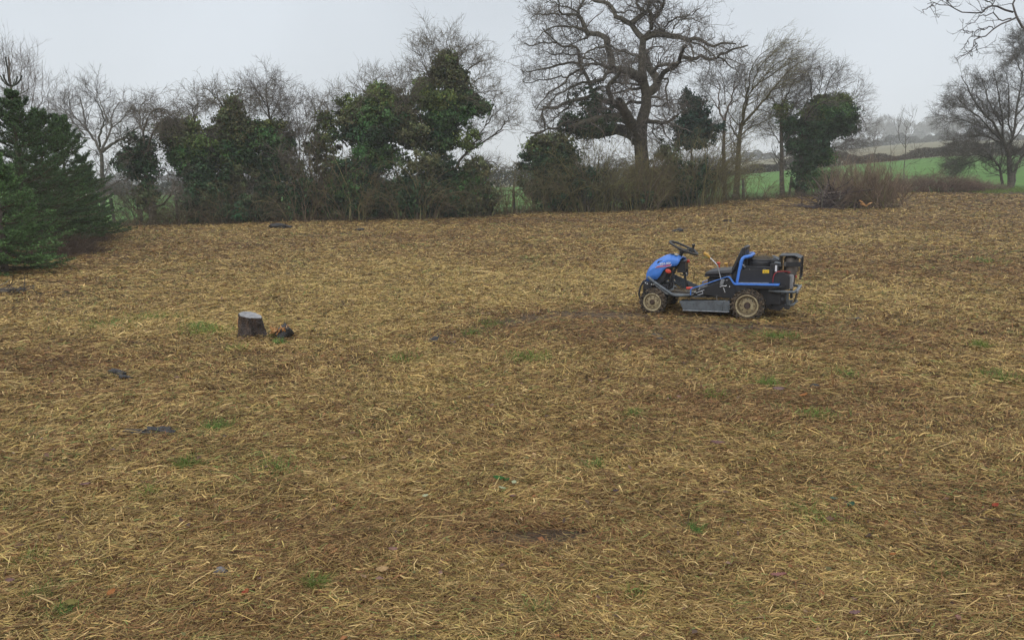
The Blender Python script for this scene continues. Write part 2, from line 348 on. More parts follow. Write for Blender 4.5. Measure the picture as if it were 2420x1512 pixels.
tree('hawthorn_tree', 'small gnarled bare tree beside the fence post, wispy drooping crown', 31.2, (368, 532),
     [T(.26, .10, z2, '905,1165 902,1060 885,960 862,860 852,760'), T(.09, .03, z2, '856,770 845,680 850,600 880,500 930,470 990,490'), T(.08, .02, z2, '858,760 890,650 940,560 1000,510 1070,500'), T(.06, .02, z2, '880,960 960,810 1000,870 1050,880'),
      T(.06, .02, z2, '895,1040 820,990 740,940 680,900'), T(.05, .02, z2, '852,780 780,740 720,700 690,660'), T(.05, .02, z2, '870,900 780,880 720,900 660,930'), T(.07, .02, z2, '900,1060 960,1040 1010,990 1040,900'),
      T(.05, .02, z2, '850,640 820,540 830,440 880,420'), T(.05, .015, z2, '900,1090 840,1080 760,1050 700,1060')],
     LV(13, 6, 5, (.5, 1.5), (.3, .9), (.2, .5), .24, (0, 0, -.02)), (.14, .12, .095), (.11, .095, .07),
     leaves=B(z2, .4003, '815,750,70,90,DK,2200 760,800,70,70,DK,1200 860,830,60,90,DK,1500 860,1000,60,80,BR,900'), foliage='ivy')
tree('ivy_tree', 'broad flat-topped ivy tree, brownish crown, at left end of the ivy row', 32, (447, 528),
     [T(.24, .08, z3, '500,1350 470,1150 440,900 420,700 410,560'), T(.1, .03, z3, '430,800 330,700 250,620 200,560 120,540'), T(.1, .03, z3, '440,700 550,600 600,520'), T(.05, .015, z3, '450,520 460,400 430,330 380,300'),
      T(.05, .015, z3, '460,470 465,360 480,300 540,285'), T(.05, .015, z3, '350,520 250,420 150,360 80,350'), T(.06, .015, z3, '470,1100 560,1000 650,980'), T(.06, .015, z3, '300,560 260,450 180,390 100,420')],
     LV(14, 6, 4, (.5, 1.4), (.3, .8), (.2, .5), .24, (0, 0, -.02)), (.14, .125, .10), (.08, .07, .055),
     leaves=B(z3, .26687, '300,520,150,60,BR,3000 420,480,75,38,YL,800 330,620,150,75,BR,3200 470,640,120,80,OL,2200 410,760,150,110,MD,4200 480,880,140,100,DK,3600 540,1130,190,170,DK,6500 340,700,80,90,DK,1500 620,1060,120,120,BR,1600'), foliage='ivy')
tree('ivy_tree', 'pointed ivy tree with olive cone top, between flat-topped tree and slim ivy post', 32.8, (541, 526),
     [T(.25, .05, z3, '770,1345 760,1150 750,950 760,700 790,450 800,290'), T(.06, .015, z3, '750,420 700,330 640,270 550,290'), T(.05, .012, z3, '795,320 830,230 880,180'), T(.05, .012, z3, '820,360 900,250 1000,215'),
      T(.07, .015, z3, '760,900 880,1000 960,1090'), T(.06, .015, z3, '755,800 650,860 600,950 620,1060'), T(.05, .015, z3, '720,330 640,220 620,200'), T(.06, .015, z3, '770,1150 860,1090 920,1060'), T(.05, .015, z3, '800,520 900,400 960,330')],
     LV(15, 6, 4, (.5, 1.4), (.3, .8), (.2, .5), .24, (0, 0, 0)), (.15, .13, .095), (.08, .07, .055),
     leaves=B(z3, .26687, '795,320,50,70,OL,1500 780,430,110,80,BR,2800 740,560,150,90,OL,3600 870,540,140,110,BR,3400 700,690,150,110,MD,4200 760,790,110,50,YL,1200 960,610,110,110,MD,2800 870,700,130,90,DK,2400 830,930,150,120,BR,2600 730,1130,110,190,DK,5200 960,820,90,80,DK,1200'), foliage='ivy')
tree('ivy_tree', 'slim dark ivy post with tall wispy bare twigs on top, mid left hedge', 33, (643, 524),
     [T(.17, .03, z3, '1150,1330 1150,1100 1155,850 1140,650 1130,450 1110,300 1080,150 1120,65 1165,50'), T(.05, .012, z3, '1130,450 1180,300 1240,200'), T(.05, .012, z3, '1120,350 1040,220 985,145'), T(.05, .012, z3, '1140,520 1260,400 1330,290'),
      T(.05, .012, z3, '1130,420 1060,330 1020,230'), T(.05, .012, z3, '1150,600 1280,520 1340,420'), T(.04, .012, z3, '1125,320 1170,220 1175,120'), T(.05, .015, z3, '1150,1000 1230,880 1300,800'), T(.05, .015, z3, '1150,1100 1080,1000 1040,900')],
     LV(15, 6, 5, (.5, 1.4), (.3, .8), (.2, .5), .17, (0, 0, .03)), (.15, .135, .12), (.08, .07, .055),
     leaves=B(z3, .26687, '1130,500,110,60,OL,1800 1160,620,150,80,MD,3600 1230,700,90,70,MD,1500 1150,770,80,80,DK,2200 1140,930,85,120,DK,3000 1110,1060,90,120,DK,2400 1150,1230,100,100,DK,2400'), foliage='ivy')
tree('hazel_tree', 'thin upright bare hazel with grey twigs between ivy post and olive shrub', 33.2, (711, 522),
     [T(.07, .02, z3, '1410,1320 1390,1100 1385,900 1400,700 1380,500 1350,300'), T(.05, .015, z3, '1420,1320 1440,1000 1420,800 1460,500 1480,350'), T(.05, .015, z3, '1350,1320 1340,1100 1300,850 1320,600 1290,380'), T(.04, .012, z3, '1400,700 1480,500 1540,380 1500,270'), T(.04, .012, z3, '1400,800 1300,600 1250,450'),
      T(.05, .012, z3, '1440,900 1560,700 1640,500 1680,330'), T(.05, .012, z3, '1390,1000 1260,900 1200,750')],
     LV(16, 6, 5, (.5, 1.5), (.3, .9), (.2, .5), .17, (0, 0, .04)), (.16, .14, .115), (.15, .13, .10), rmin=.006)
tree('ivy_tree', 'olive domed ivy tree, left of the tallest ivy tree', 33.5, (897, 519),
     [T(.24, .05, z4, '400,1440 390,1200 380,950 390,700 400,480'), T(.08, .02, z4, '385,900 260,780 170,680 110,620'), T(.07, .02, z4, '390,800 520,700 570,600'), T(.04, .012, z4, '390,500 360,420 385,365'), T(.04, .012, z4, '420,500 500,440 545,420'),
      T(.04, .012, z4, '330,560 290,480 260,480'), T(.04, .012, z4, '250,600 200,550 155,545 130,490'), T(.05, .012, z4, '520,650 590,560 600,470 590,410'), T(.05, .012, z4, '560,620 620,520 665,440'), T(.06, .02, z4, '150,900 60,780 20,640 -30,540')],
     LV(13, 6, 4, (.5, 1.3), (.3, .8), (.2, .5), .2, (0, 0, .04)), (.15, .13, .10), (.08, .07, .055),
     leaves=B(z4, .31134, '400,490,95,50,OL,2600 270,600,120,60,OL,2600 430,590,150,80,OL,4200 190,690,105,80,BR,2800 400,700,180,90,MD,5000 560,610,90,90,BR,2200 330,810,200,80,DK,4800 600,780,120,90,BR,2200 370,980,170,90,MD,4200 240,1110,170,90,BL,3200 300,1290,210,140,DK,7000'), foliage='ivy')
tree('ivy_tree', 'tallest ivy-clad tree, green cone with bare twigs, left of the oak', 34.5, (1043, 515),
     [T(.30, .05, z4, '870,1430 850,1200 840,950 860,700 900,400 910,230'), T(.14, .03, z4, '880,1250 980,1050 1050,950 1150,880 1250,820 1340,770'), T(.06, .015, z4, '1070,930 1180,780 1240,640 1260,520 1280,500'), T(.05, .015, z4, '1200,740 1280,640 1360,575'),
      T(.06, .015, z4, '1250,820 1340,740 1390,650'), T(.04, .012, z4, '880,260 830,140 790,90'), T(.04, .012, z4, '930,260 900,130 915,60'), T(.05, .012, z4, '950,350 1010,200 1070,120'), T(.05, .012, z4, '1000,380 1100,280 1190,240'),
      T(.05, .012, z4, '1000,500 1100,420 1200,350'), T(.05, .012, z4, '800,420 730,280 700,180'), T(.05, .012, z4, '800,360 720,330 620,320'), T(.05, .012, z4, '1000,560 1120,500 1200,480'), T(.05, .012, z4, '960,330 990,230 960,140'), T(.04, .012, z4, '860,330 780,230 760,130'), T(.06, .015, z4, '1040,1000 1150,1000 1250,1010 1320,1060'), T(.05, .012, z4, '1050,950 1100,850 1100,760')],
     LV(15, 6, 4, (.5, 1.3), (.3, .8), (.2, .5), .2, (0, 0, .05)), (.16, .14, .10), (.09, .075, .055),
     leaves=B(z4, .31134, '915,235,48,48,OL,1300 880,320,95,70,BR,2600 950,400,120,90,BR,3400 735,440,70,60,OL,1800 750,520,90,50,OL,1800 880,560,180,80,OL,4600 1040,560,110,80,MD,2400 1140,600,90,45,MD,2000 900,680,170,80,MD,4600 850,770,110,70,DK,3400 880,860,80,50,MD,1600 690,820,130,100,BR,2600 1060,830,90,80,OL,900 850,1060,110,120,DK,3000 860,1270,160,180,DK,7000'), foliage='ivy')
tree('holly_tree', 'dark blue-green holly poking above the hedge right of the oak trunk', 40.5, (1640, 484),
     [T(.12, .03, z5, '1330,1400 1320,1100 1310,900 1300,760 1270,640'), T(.04, .01, z5, '1315,900 1370,780 1400,700'), T(.04, .01, z5, '1315,880 1260,800 1250,700'), T(.04, .01, z5, '1320,950 1420,880 1460,840')],
     LV(8, 4, 3, (.3, .8), (.2, .5), (.1, .3)), GREY, (.08, .07, .06),
     leaves=B(z5, .3469, '1310,780,50,90,BL,1500 1275,670,24,60,BL,350 1350,700,40,40,BL,500 1390,780,40,50,BL,500 1330,870,110,60,BL,2000 1440,880,60,50,BL,700 1240,860,60,50,BL,600 1330,960,130,60,BL,1800 1300,820,40,120,BL,900'), leafsize=.07)
tree('maple_tree', 'bare forked tree with slender trunk, first right of the holly', 41, (1712, 475),
     [T(.20, .11, z6, '440,1350 432,1150 428,950 425,800 435,720'), T(.09, .03, z6, '432,740 400,660 380,560 400,480 380,400'), T(.10, .03, z6, '436,730 450,640 490,560 510,450 520,350'), T(.05, .015, z6, '395,640 340,560 300,500 240,460'),
      T(.05, .015, z6, '470,600 540,560 580,480'), T(.06, .02, z6, '420,820 370,780 330,790 300,780'), T(.05, .015, z6, '430,600 440,500 420,380 380,330'), T(.05, .015, z6, '400,480 330,430 280,440'), T(.05, .015, z6, '505,480 560,400 600,360')],
     LV(13, 6, 5, (.5, 1.5), (.3, .9), (.2, .5), .2, (0, 0, .03)), (.15, .135, .12), (.12, .09, .07))
tree('willow_tree', 'leaning mossy bare tree, its crown swept to the right', 41.5, (1745, 473),
     [T(.30, .15, z6, '520,1350 530,1200 540,1050 545,900 560,800 570,740'), T(.12, .03, z6, '570,750 590,640 610,560 640,480 700,430 800,370 900,300 980,260'), T(.12, .03, z6, '565,760 620,700 680,640 740,560 790,500 850,430 930,330 1010,270'), T(.09, .02, z6, '575,700 575,600 620,520 620,400 640,300 700,220 780,160'),
      T(.07, .02, z6, '650,480 680,350 740,260 820,200 850,150'), T(.07, .02, z6, '560,850 620,780 700,740 760,740'), T(.08, .02, z6, '545,880 490,780 470,700 520,640'), T(.06, .015, z6, '740,560 800,540 860,600 900,620'), T(.06, .015, z6, '700,430 760,350 860,260 960,230'), T(.06, .015, z6, '790,500 880,440 960,380 1020,330'), T(.06, .015, z6, '680,640 760,640 830,700')],
     LV(18, 7, 5, (.7, 2.0), (.4, 1.1), (.25, .6), .1, (.10, 0, .03)), MOSS, (.12, .105, .06), alt=(.15, .13, .11), pa=.5)
tree('alder_tree', 'upright bare tree with ivy-brown trunk beside the dark leafy tree', 42, (1845, 468),
     [T(.22, .09, z6, '885,1320 880,1150 882,950 875,800 878,640 890,560'), T(.08, .02, z6, '885,600 930,500 980,400 1060,350 1100,310'), T(.06, .02, z6, '885,570 880,470 900,380 940,330'), T(.06, .02, z6, '880,650 820,580 780,500'), T(.06, .015, z6, '890,580 960,540 1040,500 1080,440'),
      T(.05, .015, z6, '875,900 810,820 780,740 800,650'), T(.05, .015, z6, '900,560 1000,600 1000,700'), T(.06, .015, z6, '880,700 960,650 1010,560 1030,470')],
     LV(16, 6, 5, (.6, 1.7), (.3, 1.0), (.2, .5), .14, (.03, 0, .06)), (.15, .135, .115), (.10, .085, .065), leaves=B(z6, .30242, '880,640,60,50,OL,600 950,760,70,60,DK,900 960,900,60,90,DK,1200'), foliage='ivy')
tree('ivy_tree', 'thick-trunked tree with lopsided dark ivy crown, last before the brush pile', 42, (1890, 463),
     [T(.46, .2, z6, '1025,1300 1025,1180 1040,1050 1045,900 1060,780'), T(.16, .04, z6, '1050,900 1150,760 1250,680 1350,620 1400,580'), T(.10, .03, z6, '1060,800 1080,680 1150,590 1250,560'), T(.08, .02, z6, '1060,850 1160,850 1280,800 1400,780'), T(.05, .012, z6, '1150,600 1190,450 1200,330'),
      T(.05, .012, z6, '1200,570 1240,430 1300,330'), T(.05, .012, z6, '1250,560 1320,460 1340,400'), T(.05, .012, z6, '1350,600 1430,560 1490,520'), T(.05, .012, z6, '1380,640 1460,680 1530,720 1540,800'), T(.05, .012, z6, '1120,600 1110,450 1090,340'), T(.06, .015, z6, '1100,1050 1180,1060 1260,1040 1330,1000'), T(.06, .015, z6, '1060,1100 1120,1180 1200,1180'), T(.05, .012, z6, '1330,860 1420,880 1500,860'), T(.04, .012, z6, '1200,900 1300,940 1400,930')],
     LV(14, 6, 5, (.6, 1.5), (.3, .9), (.2, .5), .16, (.04, 0, .03)), (.15, .135, .115), (.055, .05, .04),
     leaves=B(z6, .30242, '1340,580,65,50,OL,2400 1220,590,90,55,OL,2600 1130,680,90,80,OL,2400 1270,660,150,70,MD,4400 1390,680,80,60,DK,2000 1240,780,150,70,DK,4200 1100,780,80,90,DK,2600 1380,790,70,50,DK,1200 1150,920,110,100,DK,3600 1080,1000,90,130,DK,3200 1230,1010,60,60,MD,900 1020,1180,60,100,DK,1200 950,760,60,60,DK,900'), foliage='ivy')
tree('field_maple', 'wide low-branched bare tree standing alone on the right, green grass at its foot', 46, (2384, 441),
     [T(.30, .16, z7, '1360,1280 1355,1180 1345,1060 1320,1000 1290,930'), T(.13, .03, z7, '1290,935 1240,830 1180,780 1130,720 1080,640 1040,560 1020,520'), T(.14, .07, z7, '1300,1260 1292,1150 1250,1090 1200,1050'), T(.16, .05, z7, '1370,1270 1400,1120 1448,1050 1520,980 1600,900'),
      T(.15, .03, z7, '1340,1050 1370,940 1390,800 1410,650 1440,500 1448,400'), T(.10, .025, z7, '1310,960 1300,850 1290,700 1260,560 1240,480'), T(.09, .02, z7, '1310,985 1200,930 1100,920 1000,950 900,960'), T(.09, .02, z7, '1290,930 1180,870 1080,830 980,810 900,790'),
      T(.08, .02, z7, '1230,1080 1200,1030 1100,1010 1000,1010 920,1040'), T(.08, .02, z7, '1310,965 1220,890 1150,800 1080,760 990,660'), T(.08, .02, z7, '1295,860 1220,720 1180,600 1150,520'), T(.08, .02, z7, '1390,800 1470,700 1520,560 1540,400'), T(.07, .02, z7, '1330,1000 1420,900 1500,760 1600,600'),
      T(.06, .02, z7, '1200,1050 1120,1100 1040,1120 980,1150'), T(.07, .02, z7, '1240,1085 1160,1060 1060,1060 960,1090'), T(.06, .02, z7, '1150,800 1060,740 980,720 920,760'), T(.08, .02, z7, '1370,940 1340,800 1350,640 1330,500'), T(.06, .02, z7, '1440,520 1400,420 1360,350'), T(.04, .012, z7, '1448,420 1430,340 1400,270'), T(.07, .02, z7, '1420,1080 1500,1000 1600,1000 1700,960')],
     LV(26, 9, 6, (.6, 1.7), (.3, .9), (.2, .5), .2, (-.02, 0, .03)), (.105, .095, .08), (.09, .08, .065), spread=3.0)
tree('ash_sapling', 'slender young ash with upturned V twigs above the bramble patch', 44.5, (2135, 452),
     [T(.05, .02, z7, '632,1300 636,1100 642,1000 645,880'), T(.02, .01, z7, '645,890 640,860 622,800'), T(.02, .01, z7, '645,890 680,850 695,780'), T(.025, .01, z7, '640,1010 600,960 590,900 610,830'), T(.025, .01, z7, '642,960 680,920 690,850'), T(.02, .01, z7, '638,1090 690,1050 720,1000'), T(.02, .01, z7, '636,1140 680,1110 710,1080')],
     [dict(n=5, t0=.3, ang=(20, 45), L=(.3, .9), npts=5, gnarl=.08, trop=(0, 0, .2), rr=.6), dict(n=3, t0=.3, ang=(20, 45), L=(.2, .5), npts=4, gnarl=.08, trop=(0, 0, .2), rr=.7)], (.13, .115, .10), (.15, .13, .11), spread=.5)
tree('birch_sapling', 'thin leaning sapling left of the young ash, behind the brush pile', 45, (2060, 455),
     [T(.04, .012, z7, '440,1290 430,1150 432,1030 450,980 490,930'), T(.02, .01, z7, '432,1060 420,980 440,920'), T(.02, .01, z7, '540,1290 545,1150 538,1000 545,940')],
     [dict(n=6, t0=.3, ang=(20, 50), L=(.3, .9), npts=5, gnarl=.12, trop=(0, 0, .1), rr=.6), dict(n=3, t0=.3, ang=(20, 45), L=(.2, .5), npts=4, gnarl=.1, rr=.7)], (.17, .14, .12), (.16, .14, .12), spread=.5)
RS = .45
tree('walnut_tree', 'near tree whose bare curved branches hang into the top right corner', 15, (2780, 640),
     [(.28, .12, [(2780, 700), (2760, 520), (2700, 330), (2620, 220), (2560, 150)]), (.09, .03, z7('1860,440 1700,360 1560,280 1448,180 1400,135 1370,75 1375,40 1400,-30')), (.035, .008, z7('1390,125 1340,145 1300,160 1250,195 1200,235 1150,250 1120,280 1090,330 1070,370 1020,385 985,400')),
      (.028, .008, z7('1360,128 1280,140 1240,110 1200,90 1150,110 1100,150 1050,165')), (.04, .009, z7('1372,85 1300,65 1260,40 1220,45 1180,75 1140,95 1100,102 1050,85 1000,65 950,40 900,20 830,18 790,30')), (.02, .008, z7('1280,-20 1230,30 1190,60 1160,90')),
      (.015, .007, z7('960,45 930,10 900,-15')), (.015, .007, z7('1150,250 1100,240 1060,230 1035,200')), (.03, .01, z7('1400,-30 1330,-20 1260,0 1180,-10 1100,-20')), (.015, .006, z7('1120,280 1130,320 1125,360')), (.015, .006, z7('840,20 800,50 760,72')), (.02, .007, z7('1240,200 1200,190 1130,210 1090,260 1050,320'))],
     [dict(skip0=1, n=4, t0=.1, ang=(25, 65), L=(.12, .45), npts=6, gnarl=.2, trop=(-.03, 0, .02), rr=.45, rmin=.006), dict(n=3, t0=.2, ang=(25, 65), L=(.06, .25), npts=5, gnarl=.2, trop=(0, 0, .04), rr=.6, rmin=.0035)], (.10, .095, .09), (.10, .09, .085), spread=1.0, rmin=.004)
# bare shooting tree behind the spruces
sh = [(.12, .06, [(40, 560), (38, 420), (32, 300)])]
for a in ('33,300 24,200 26,150 30,85', '33,300 15,220 8,150 5,88', '36,300 52,220 50,160 49,99', '38,310 66,220 70,160 64,108', '40,320 80,250 82,190 80,143', '40,340 98,250 101,200 100,142', '42,350 112,270 116,220 115,183', '30,310 -10,230 -20,150 -15,110', '40,360 130,300 140,260', '28,330 -30,280 -60,200', '34,300 40,230 38,170'):
    sh.append((.045, .008, [tuple(map(float, q.split(','))) for q in a.split()]))
tree('poplar_tree', 'bare pollard with tall straight shoots rising behind the leftmost spruces', 27, (40, 560), sh,
     [dict(n=11, t0=.1, t1=.7, ang=(25, 60), L=(.4, 1.2), npts=6, gnarl=.15, trop=(0, 0, .12), rr=.4), dict(n=5, ang=(25, 55), L=(.25, .7), npts=5, gnarl=.12, trop=(0, 0, .1), rr=.6, rmin=.004), dict(n=3, rmin=.003, ang=(25, 55), L=(.15, .4), npts=4, gnarl=.12, trop=(0, 0, .1), rr=.7)], (.22, .20, .185), (.17, .155, .14), spread=1.5)

# ---------------------------------------------------------------- shrubs of the hedge
def shrub(name, label, Y, x0, x1, yt, n, colr, lv=(6, 5), leaves=None, arch=.05, dep=1.2, cat='shrub', alt=None, pa=.3, L2=(.3, .9), L3=(.15, .45), edge=.55, gn=.12, r=.012, group=None, rmin=.006, foliage='foliage'):
    n = int(n*.48) if 28 < Y < 43 else n; xm = (x0+x1)/2; b = at(xm, 480, Y); g = float(gz(b.x, b.y)); m = Y/F; w = (x1-x0)*m/2; h = at(xm, yt, Y).z-g
    root = tag(empty(name, (b.x, b.y, g)), label, cat, group)
    u = rng.uniform(-1, 1, n); v = rng.uniform(-1, 1, n)
    S = np.stack([b.x+u*w*.75, b.y+v*dep*.6, np.zeros(n)], 1); S[:, 2] = gz(S[:, 0], S[:, 1])-.05
    prof = np.clip(1-np.abs(u)**2.2*edge, .2, 1)*rng.uniform(.55, 1.05, n)
    ln = h*prof; D = unit(np.stack([u*.32+rng.normal(0, .16, n), v*.2+rng.normal(0, .16, n), np.ones(n)], 1)); N = 9
    P = np.empty((n, N, 3)); P[:, 0] = S
    for j in range(1, N):
        P[:, j] = P[:, j-1]+D*(ln/(N-1))[:, None]*1.08
        D = unit(D+rng.normal(0, gn, (n, 3))+np.stack([u*arch, v*arch*.5, np.full(n, -arch*j*.35)], 1))
    R = (r*1.15*rng.uniform(.6, 1.8, n))[:, None]*np.linspace(1, .35, N)[None]
    t = Tubes(); t.add(P, R, vcol(n, colr, .3, alt, pa), 4)
    tt = t; PP, RR = P, R
    for k, q in enumerate(lv):
        q = max(3, int(q*.72)) if 28 < Y < 43 else q
        PP, RR = grow(PP, RR, q, t0=.15, ang=(20, 60), L=L2 if k == 0 else L3, npts=6 if k == 0 else 4, gnarl=gn*1.3, trop=(0, 0, .03-arch*.5), rr=.6, rmin=rmin)
        tt.add(PP, RR, vcol(len(PP), colr, .35, alt, pa), 3)
    tt.build('branches', M_TWIG, root)
    if leaves:
        V, Q, C = leafset(leaves, Y, .062); link(foliage, mesh_np(foliage, V, Q, C), root, M_LEAF)
    return root
def px3(s): return B(z3, .26687, s)
shrub('hazel_shrub', 'olive mossy thicket with a wisp of ivy, right of the thin bare hazel', 33.4, 725, 810, 265, 70, (.15, .13, .07), (9, 5), leaves=px3('1610,420,45,60,OL,500 1600,560,80,90,OL,700 1560,700,110,90,BR,900 1650,900,110,140,BR,1200 1480,1150,120,150,DK,2600'), alt=(.12, .105, .08), pa=.4, arch=.03, L2=(.3, 1.0), r=.016)
shrub('hazel_shrub', 'brown twiggy shrub low between the slim ivy post and the olive thicket', 32.6, 672, 752, 375, 80, BROWN, (8, 5), alt=OLIVE, pa=.3, leaves=px3('1330,880,80,70,BR,800 1380,1100,130,160,DK,2200'))
shrub('bramble_thicket', 'dark tangled thicket in front of the pointed and slim ivy trees', 31.8, 470, 650, 440, 150, (.11, .09, .06), (7, 5), alt=OLIVE, pa=.3, arch=.12, leaves=px3('900,1250,180,90,DK,2200 620,1280,150,90,DK,2000'))
shrub('bramble_thicket', 'low brown thicket at the foot of the flat-topped ivy tree', 31.3, 385, 500, 455, 110, (.13, .10, .065), (7, 5), alt=OLIVE, pa=.2, arch=.12)
shrub('elder_shrub', 'twiggy green-brown shrub under the olive domed ivy tree', 33, 770, 880, 360, 130, OLIVE, (8, 5), alt=BROWN, pa=.5, leaves=B(z4, .31134, '150,1150,150,120,MD,1800 120,1300,150,100,DK,3200'))
shrub('elder_shrub', 'brown arching shrub between the domed and the tallest ivy trees', 33.4, 900, 1060, 355, 190, (.14, .11, .07), (8, 5), alt=OLIVE, pa=.35, arch=.1, leaves=B(z4, .31134, '650,1250,200,140,DK,5000 700,1020,140,100,BR,1500'))
shrub('elder_shrub', 'dark leafy shrub right of the tallest ivy tree trunk', 34.5, 1060, 1180, 380, 110, (.11, .095, .06), (8, 5), alt=OLIVE, pa=.3, leaves=B(z4, .31134, '1040,1180,130,120,MD,3000 1150,1060,90,70,BR,1200 1130,1300,150,100,BR,2600'))
shrub('hawthorn_shrub', 'thin see-through shrub with the green field behind, left of the oak hedge', 36, 1165, 1255, 378, 55, OLIVE, (6, 5), alt=BROWN, pa=.4, arch=.02)
shrub('ivy_shrub', 'dark ivy-covered mound with olive left edge, left of the oak', 37, 1238, 1345, 322, 110, (.12, .105, .055), (8, 5), alt=MOSS, pa=.4, edge=.35,
      leaves=B(z5, .3469, '380,980,110,60,BR,3200 300,990,90,60,OL,2400 330,1100,120,100,DK,4800 440,1080,90,110,DK,3200 320,1250,140,110,BR,2600 400,1330,150,80,DK,2600'), arch=.09, foliage='ivy')
shrub('hawthorn_shrub', 'rounded mossy olive bush directly left of the oak trunk', 37, 1325, 1475, 312, 400, MOSS, (10, 6), alt=(.12, .10, .07), pa=.45, arch=.10, edge=.4, leaves=B(z5, .3469, '560,1250,150,90,DK,1400 640,1330,150,80,BR,1400'))
shrub('hawthorn_shrub', 'narrow olive bush growing in front of the oak trunk', 36.8, 1466, 1562, 340, 260, MOSS, (8, 5), alt=BROWN, pa=.4, arch=.03, leaves=B(z5, .3469, '980,1350,120,70,DK,900'))
shrub('hawthorn_shrub', 'wide brown and olive bush right of the oak trunk', 38, 1550, 1720, 300, 400, (.145, .12, .07), (10, 6), alt=MOSS, pa=.4, arch=.08, edge=.3, leaves=B(z5, .3469, '1200,1290,130,100,DK,4200 1300,1230,130,90,DK,2600 1150,1100,90,110,BR,1400'))
shrub('hawthorn_shrub', 'sparse low shrub between the forked tree and the ivy trunk', 41.5, 1700, 1830, 385, 60, OLIVE, (6, 5), alt=BROWN, pa=.4, arch=.05)
shrub('hawthorn_shrub', 'green-stemmed low shrub right of the thick ivy trunk', 42, 1895, 1990, 375, 60, OLIVE, (7, 5), alt=BROWN, pa=.3, arch=.08, leaves=B(z6, .30242, '1180,1180,120,70,MD,900'))
shrub('hawthorn_shrub', 'thin bush under the bare forked hawthorn beside the fence post', 31.6, 285, 385, 400, 55, (.12, .10, .07), (7, 5), alt=OLIVE, pa=.3, arch=.06)
shrub('bramble_patch', 'low reddish-brown bramble patch right of the brush pile', 44, 2085, 2320, 392, 420, (.20, .13, .10), (4, 3), arch=.2, edge=.3, L2=(.2, .6), L3=(.1, .3), alt=(.17, .14, .10), pa=.3, gn=.2, cat='brambles', r=.009)
shrub('dead_grass_clump', 'pale dry grass clump between the bramble patch and the lone bare tree', 45, 2270, 2370, 415, 240, (.24, .19, .13), (3,), arch=.18, edge=.3, L2=(.2, .5), cat='dry grass', r=.007, gn=.15)
shrub('bramble_patch', 'brown dead brambles under the leftmost spruces', 18, 95, 175, 572, 150, (.12, .085, .06), (6, 4), arch=.15, cat='brambles', r=.006, L2=(.2, .5), L3=(.1, .25), rmin=.003, dep=1.6)
shrub('bramble_patch', 'brown dead brambles at the right foot of the spruce row', 22, 165, 232, 560, 110, (.13, .095, .07), (5, 4), arch=.15, cat='brambles', r=.006, L2=(.2, .5), L3=(.1, .25), rmin=.003, dep=2)

# ---------------------------------------------------------------- rough dead growth along the foot of the hedge
n = 3400; px = rng.uniform(262, 2000, n); Yh = hedge_Y(px)+rng.normal(.3, .55, n); X = (px-CX)/F*Yh*1.012
S = np.stack([X, Yh, gz(X, Yh)-.02], 1); N = 6; P = np.empty((n, N, 3)); P[:, 0] = S
hh = rng.gamma(2.2, .10, n)*(1+.7*np.sin(px*.05)*np.sin(px*.013+1))+.05; D = unit(rng.normal(size=(n, 3))*[.6, .6, .25]+[0, 0, 1.0])
for j in range(1, N):
    P[:, j] = P[:, j-1]+D*(hh/(N-1))[:, None]*1.3; D = unit(D+rng.normal(0, .18, (n, 3))+[0, 0, -.28])
tb = Tubes(); tb.add(P, np.full((n, 1), .008)*np.linspace(1, .4, N)[None], vcol(n, (.22, .16, .095), .4, (.08, .07, .04), .4), 3)
P2, R2 = grow(P, np.full((n, N), .008), 4, L=(.1, .4), npts=4, gnarl=.25, trop=(0, 0, -.1)); tb.add(P2, R2, vcol(len(P2), (.16, .11, .07), .4, (.07, .065, .035), .45), 3)
tag(tb.build('undergrowth', M_TWIG), kind='stuff')

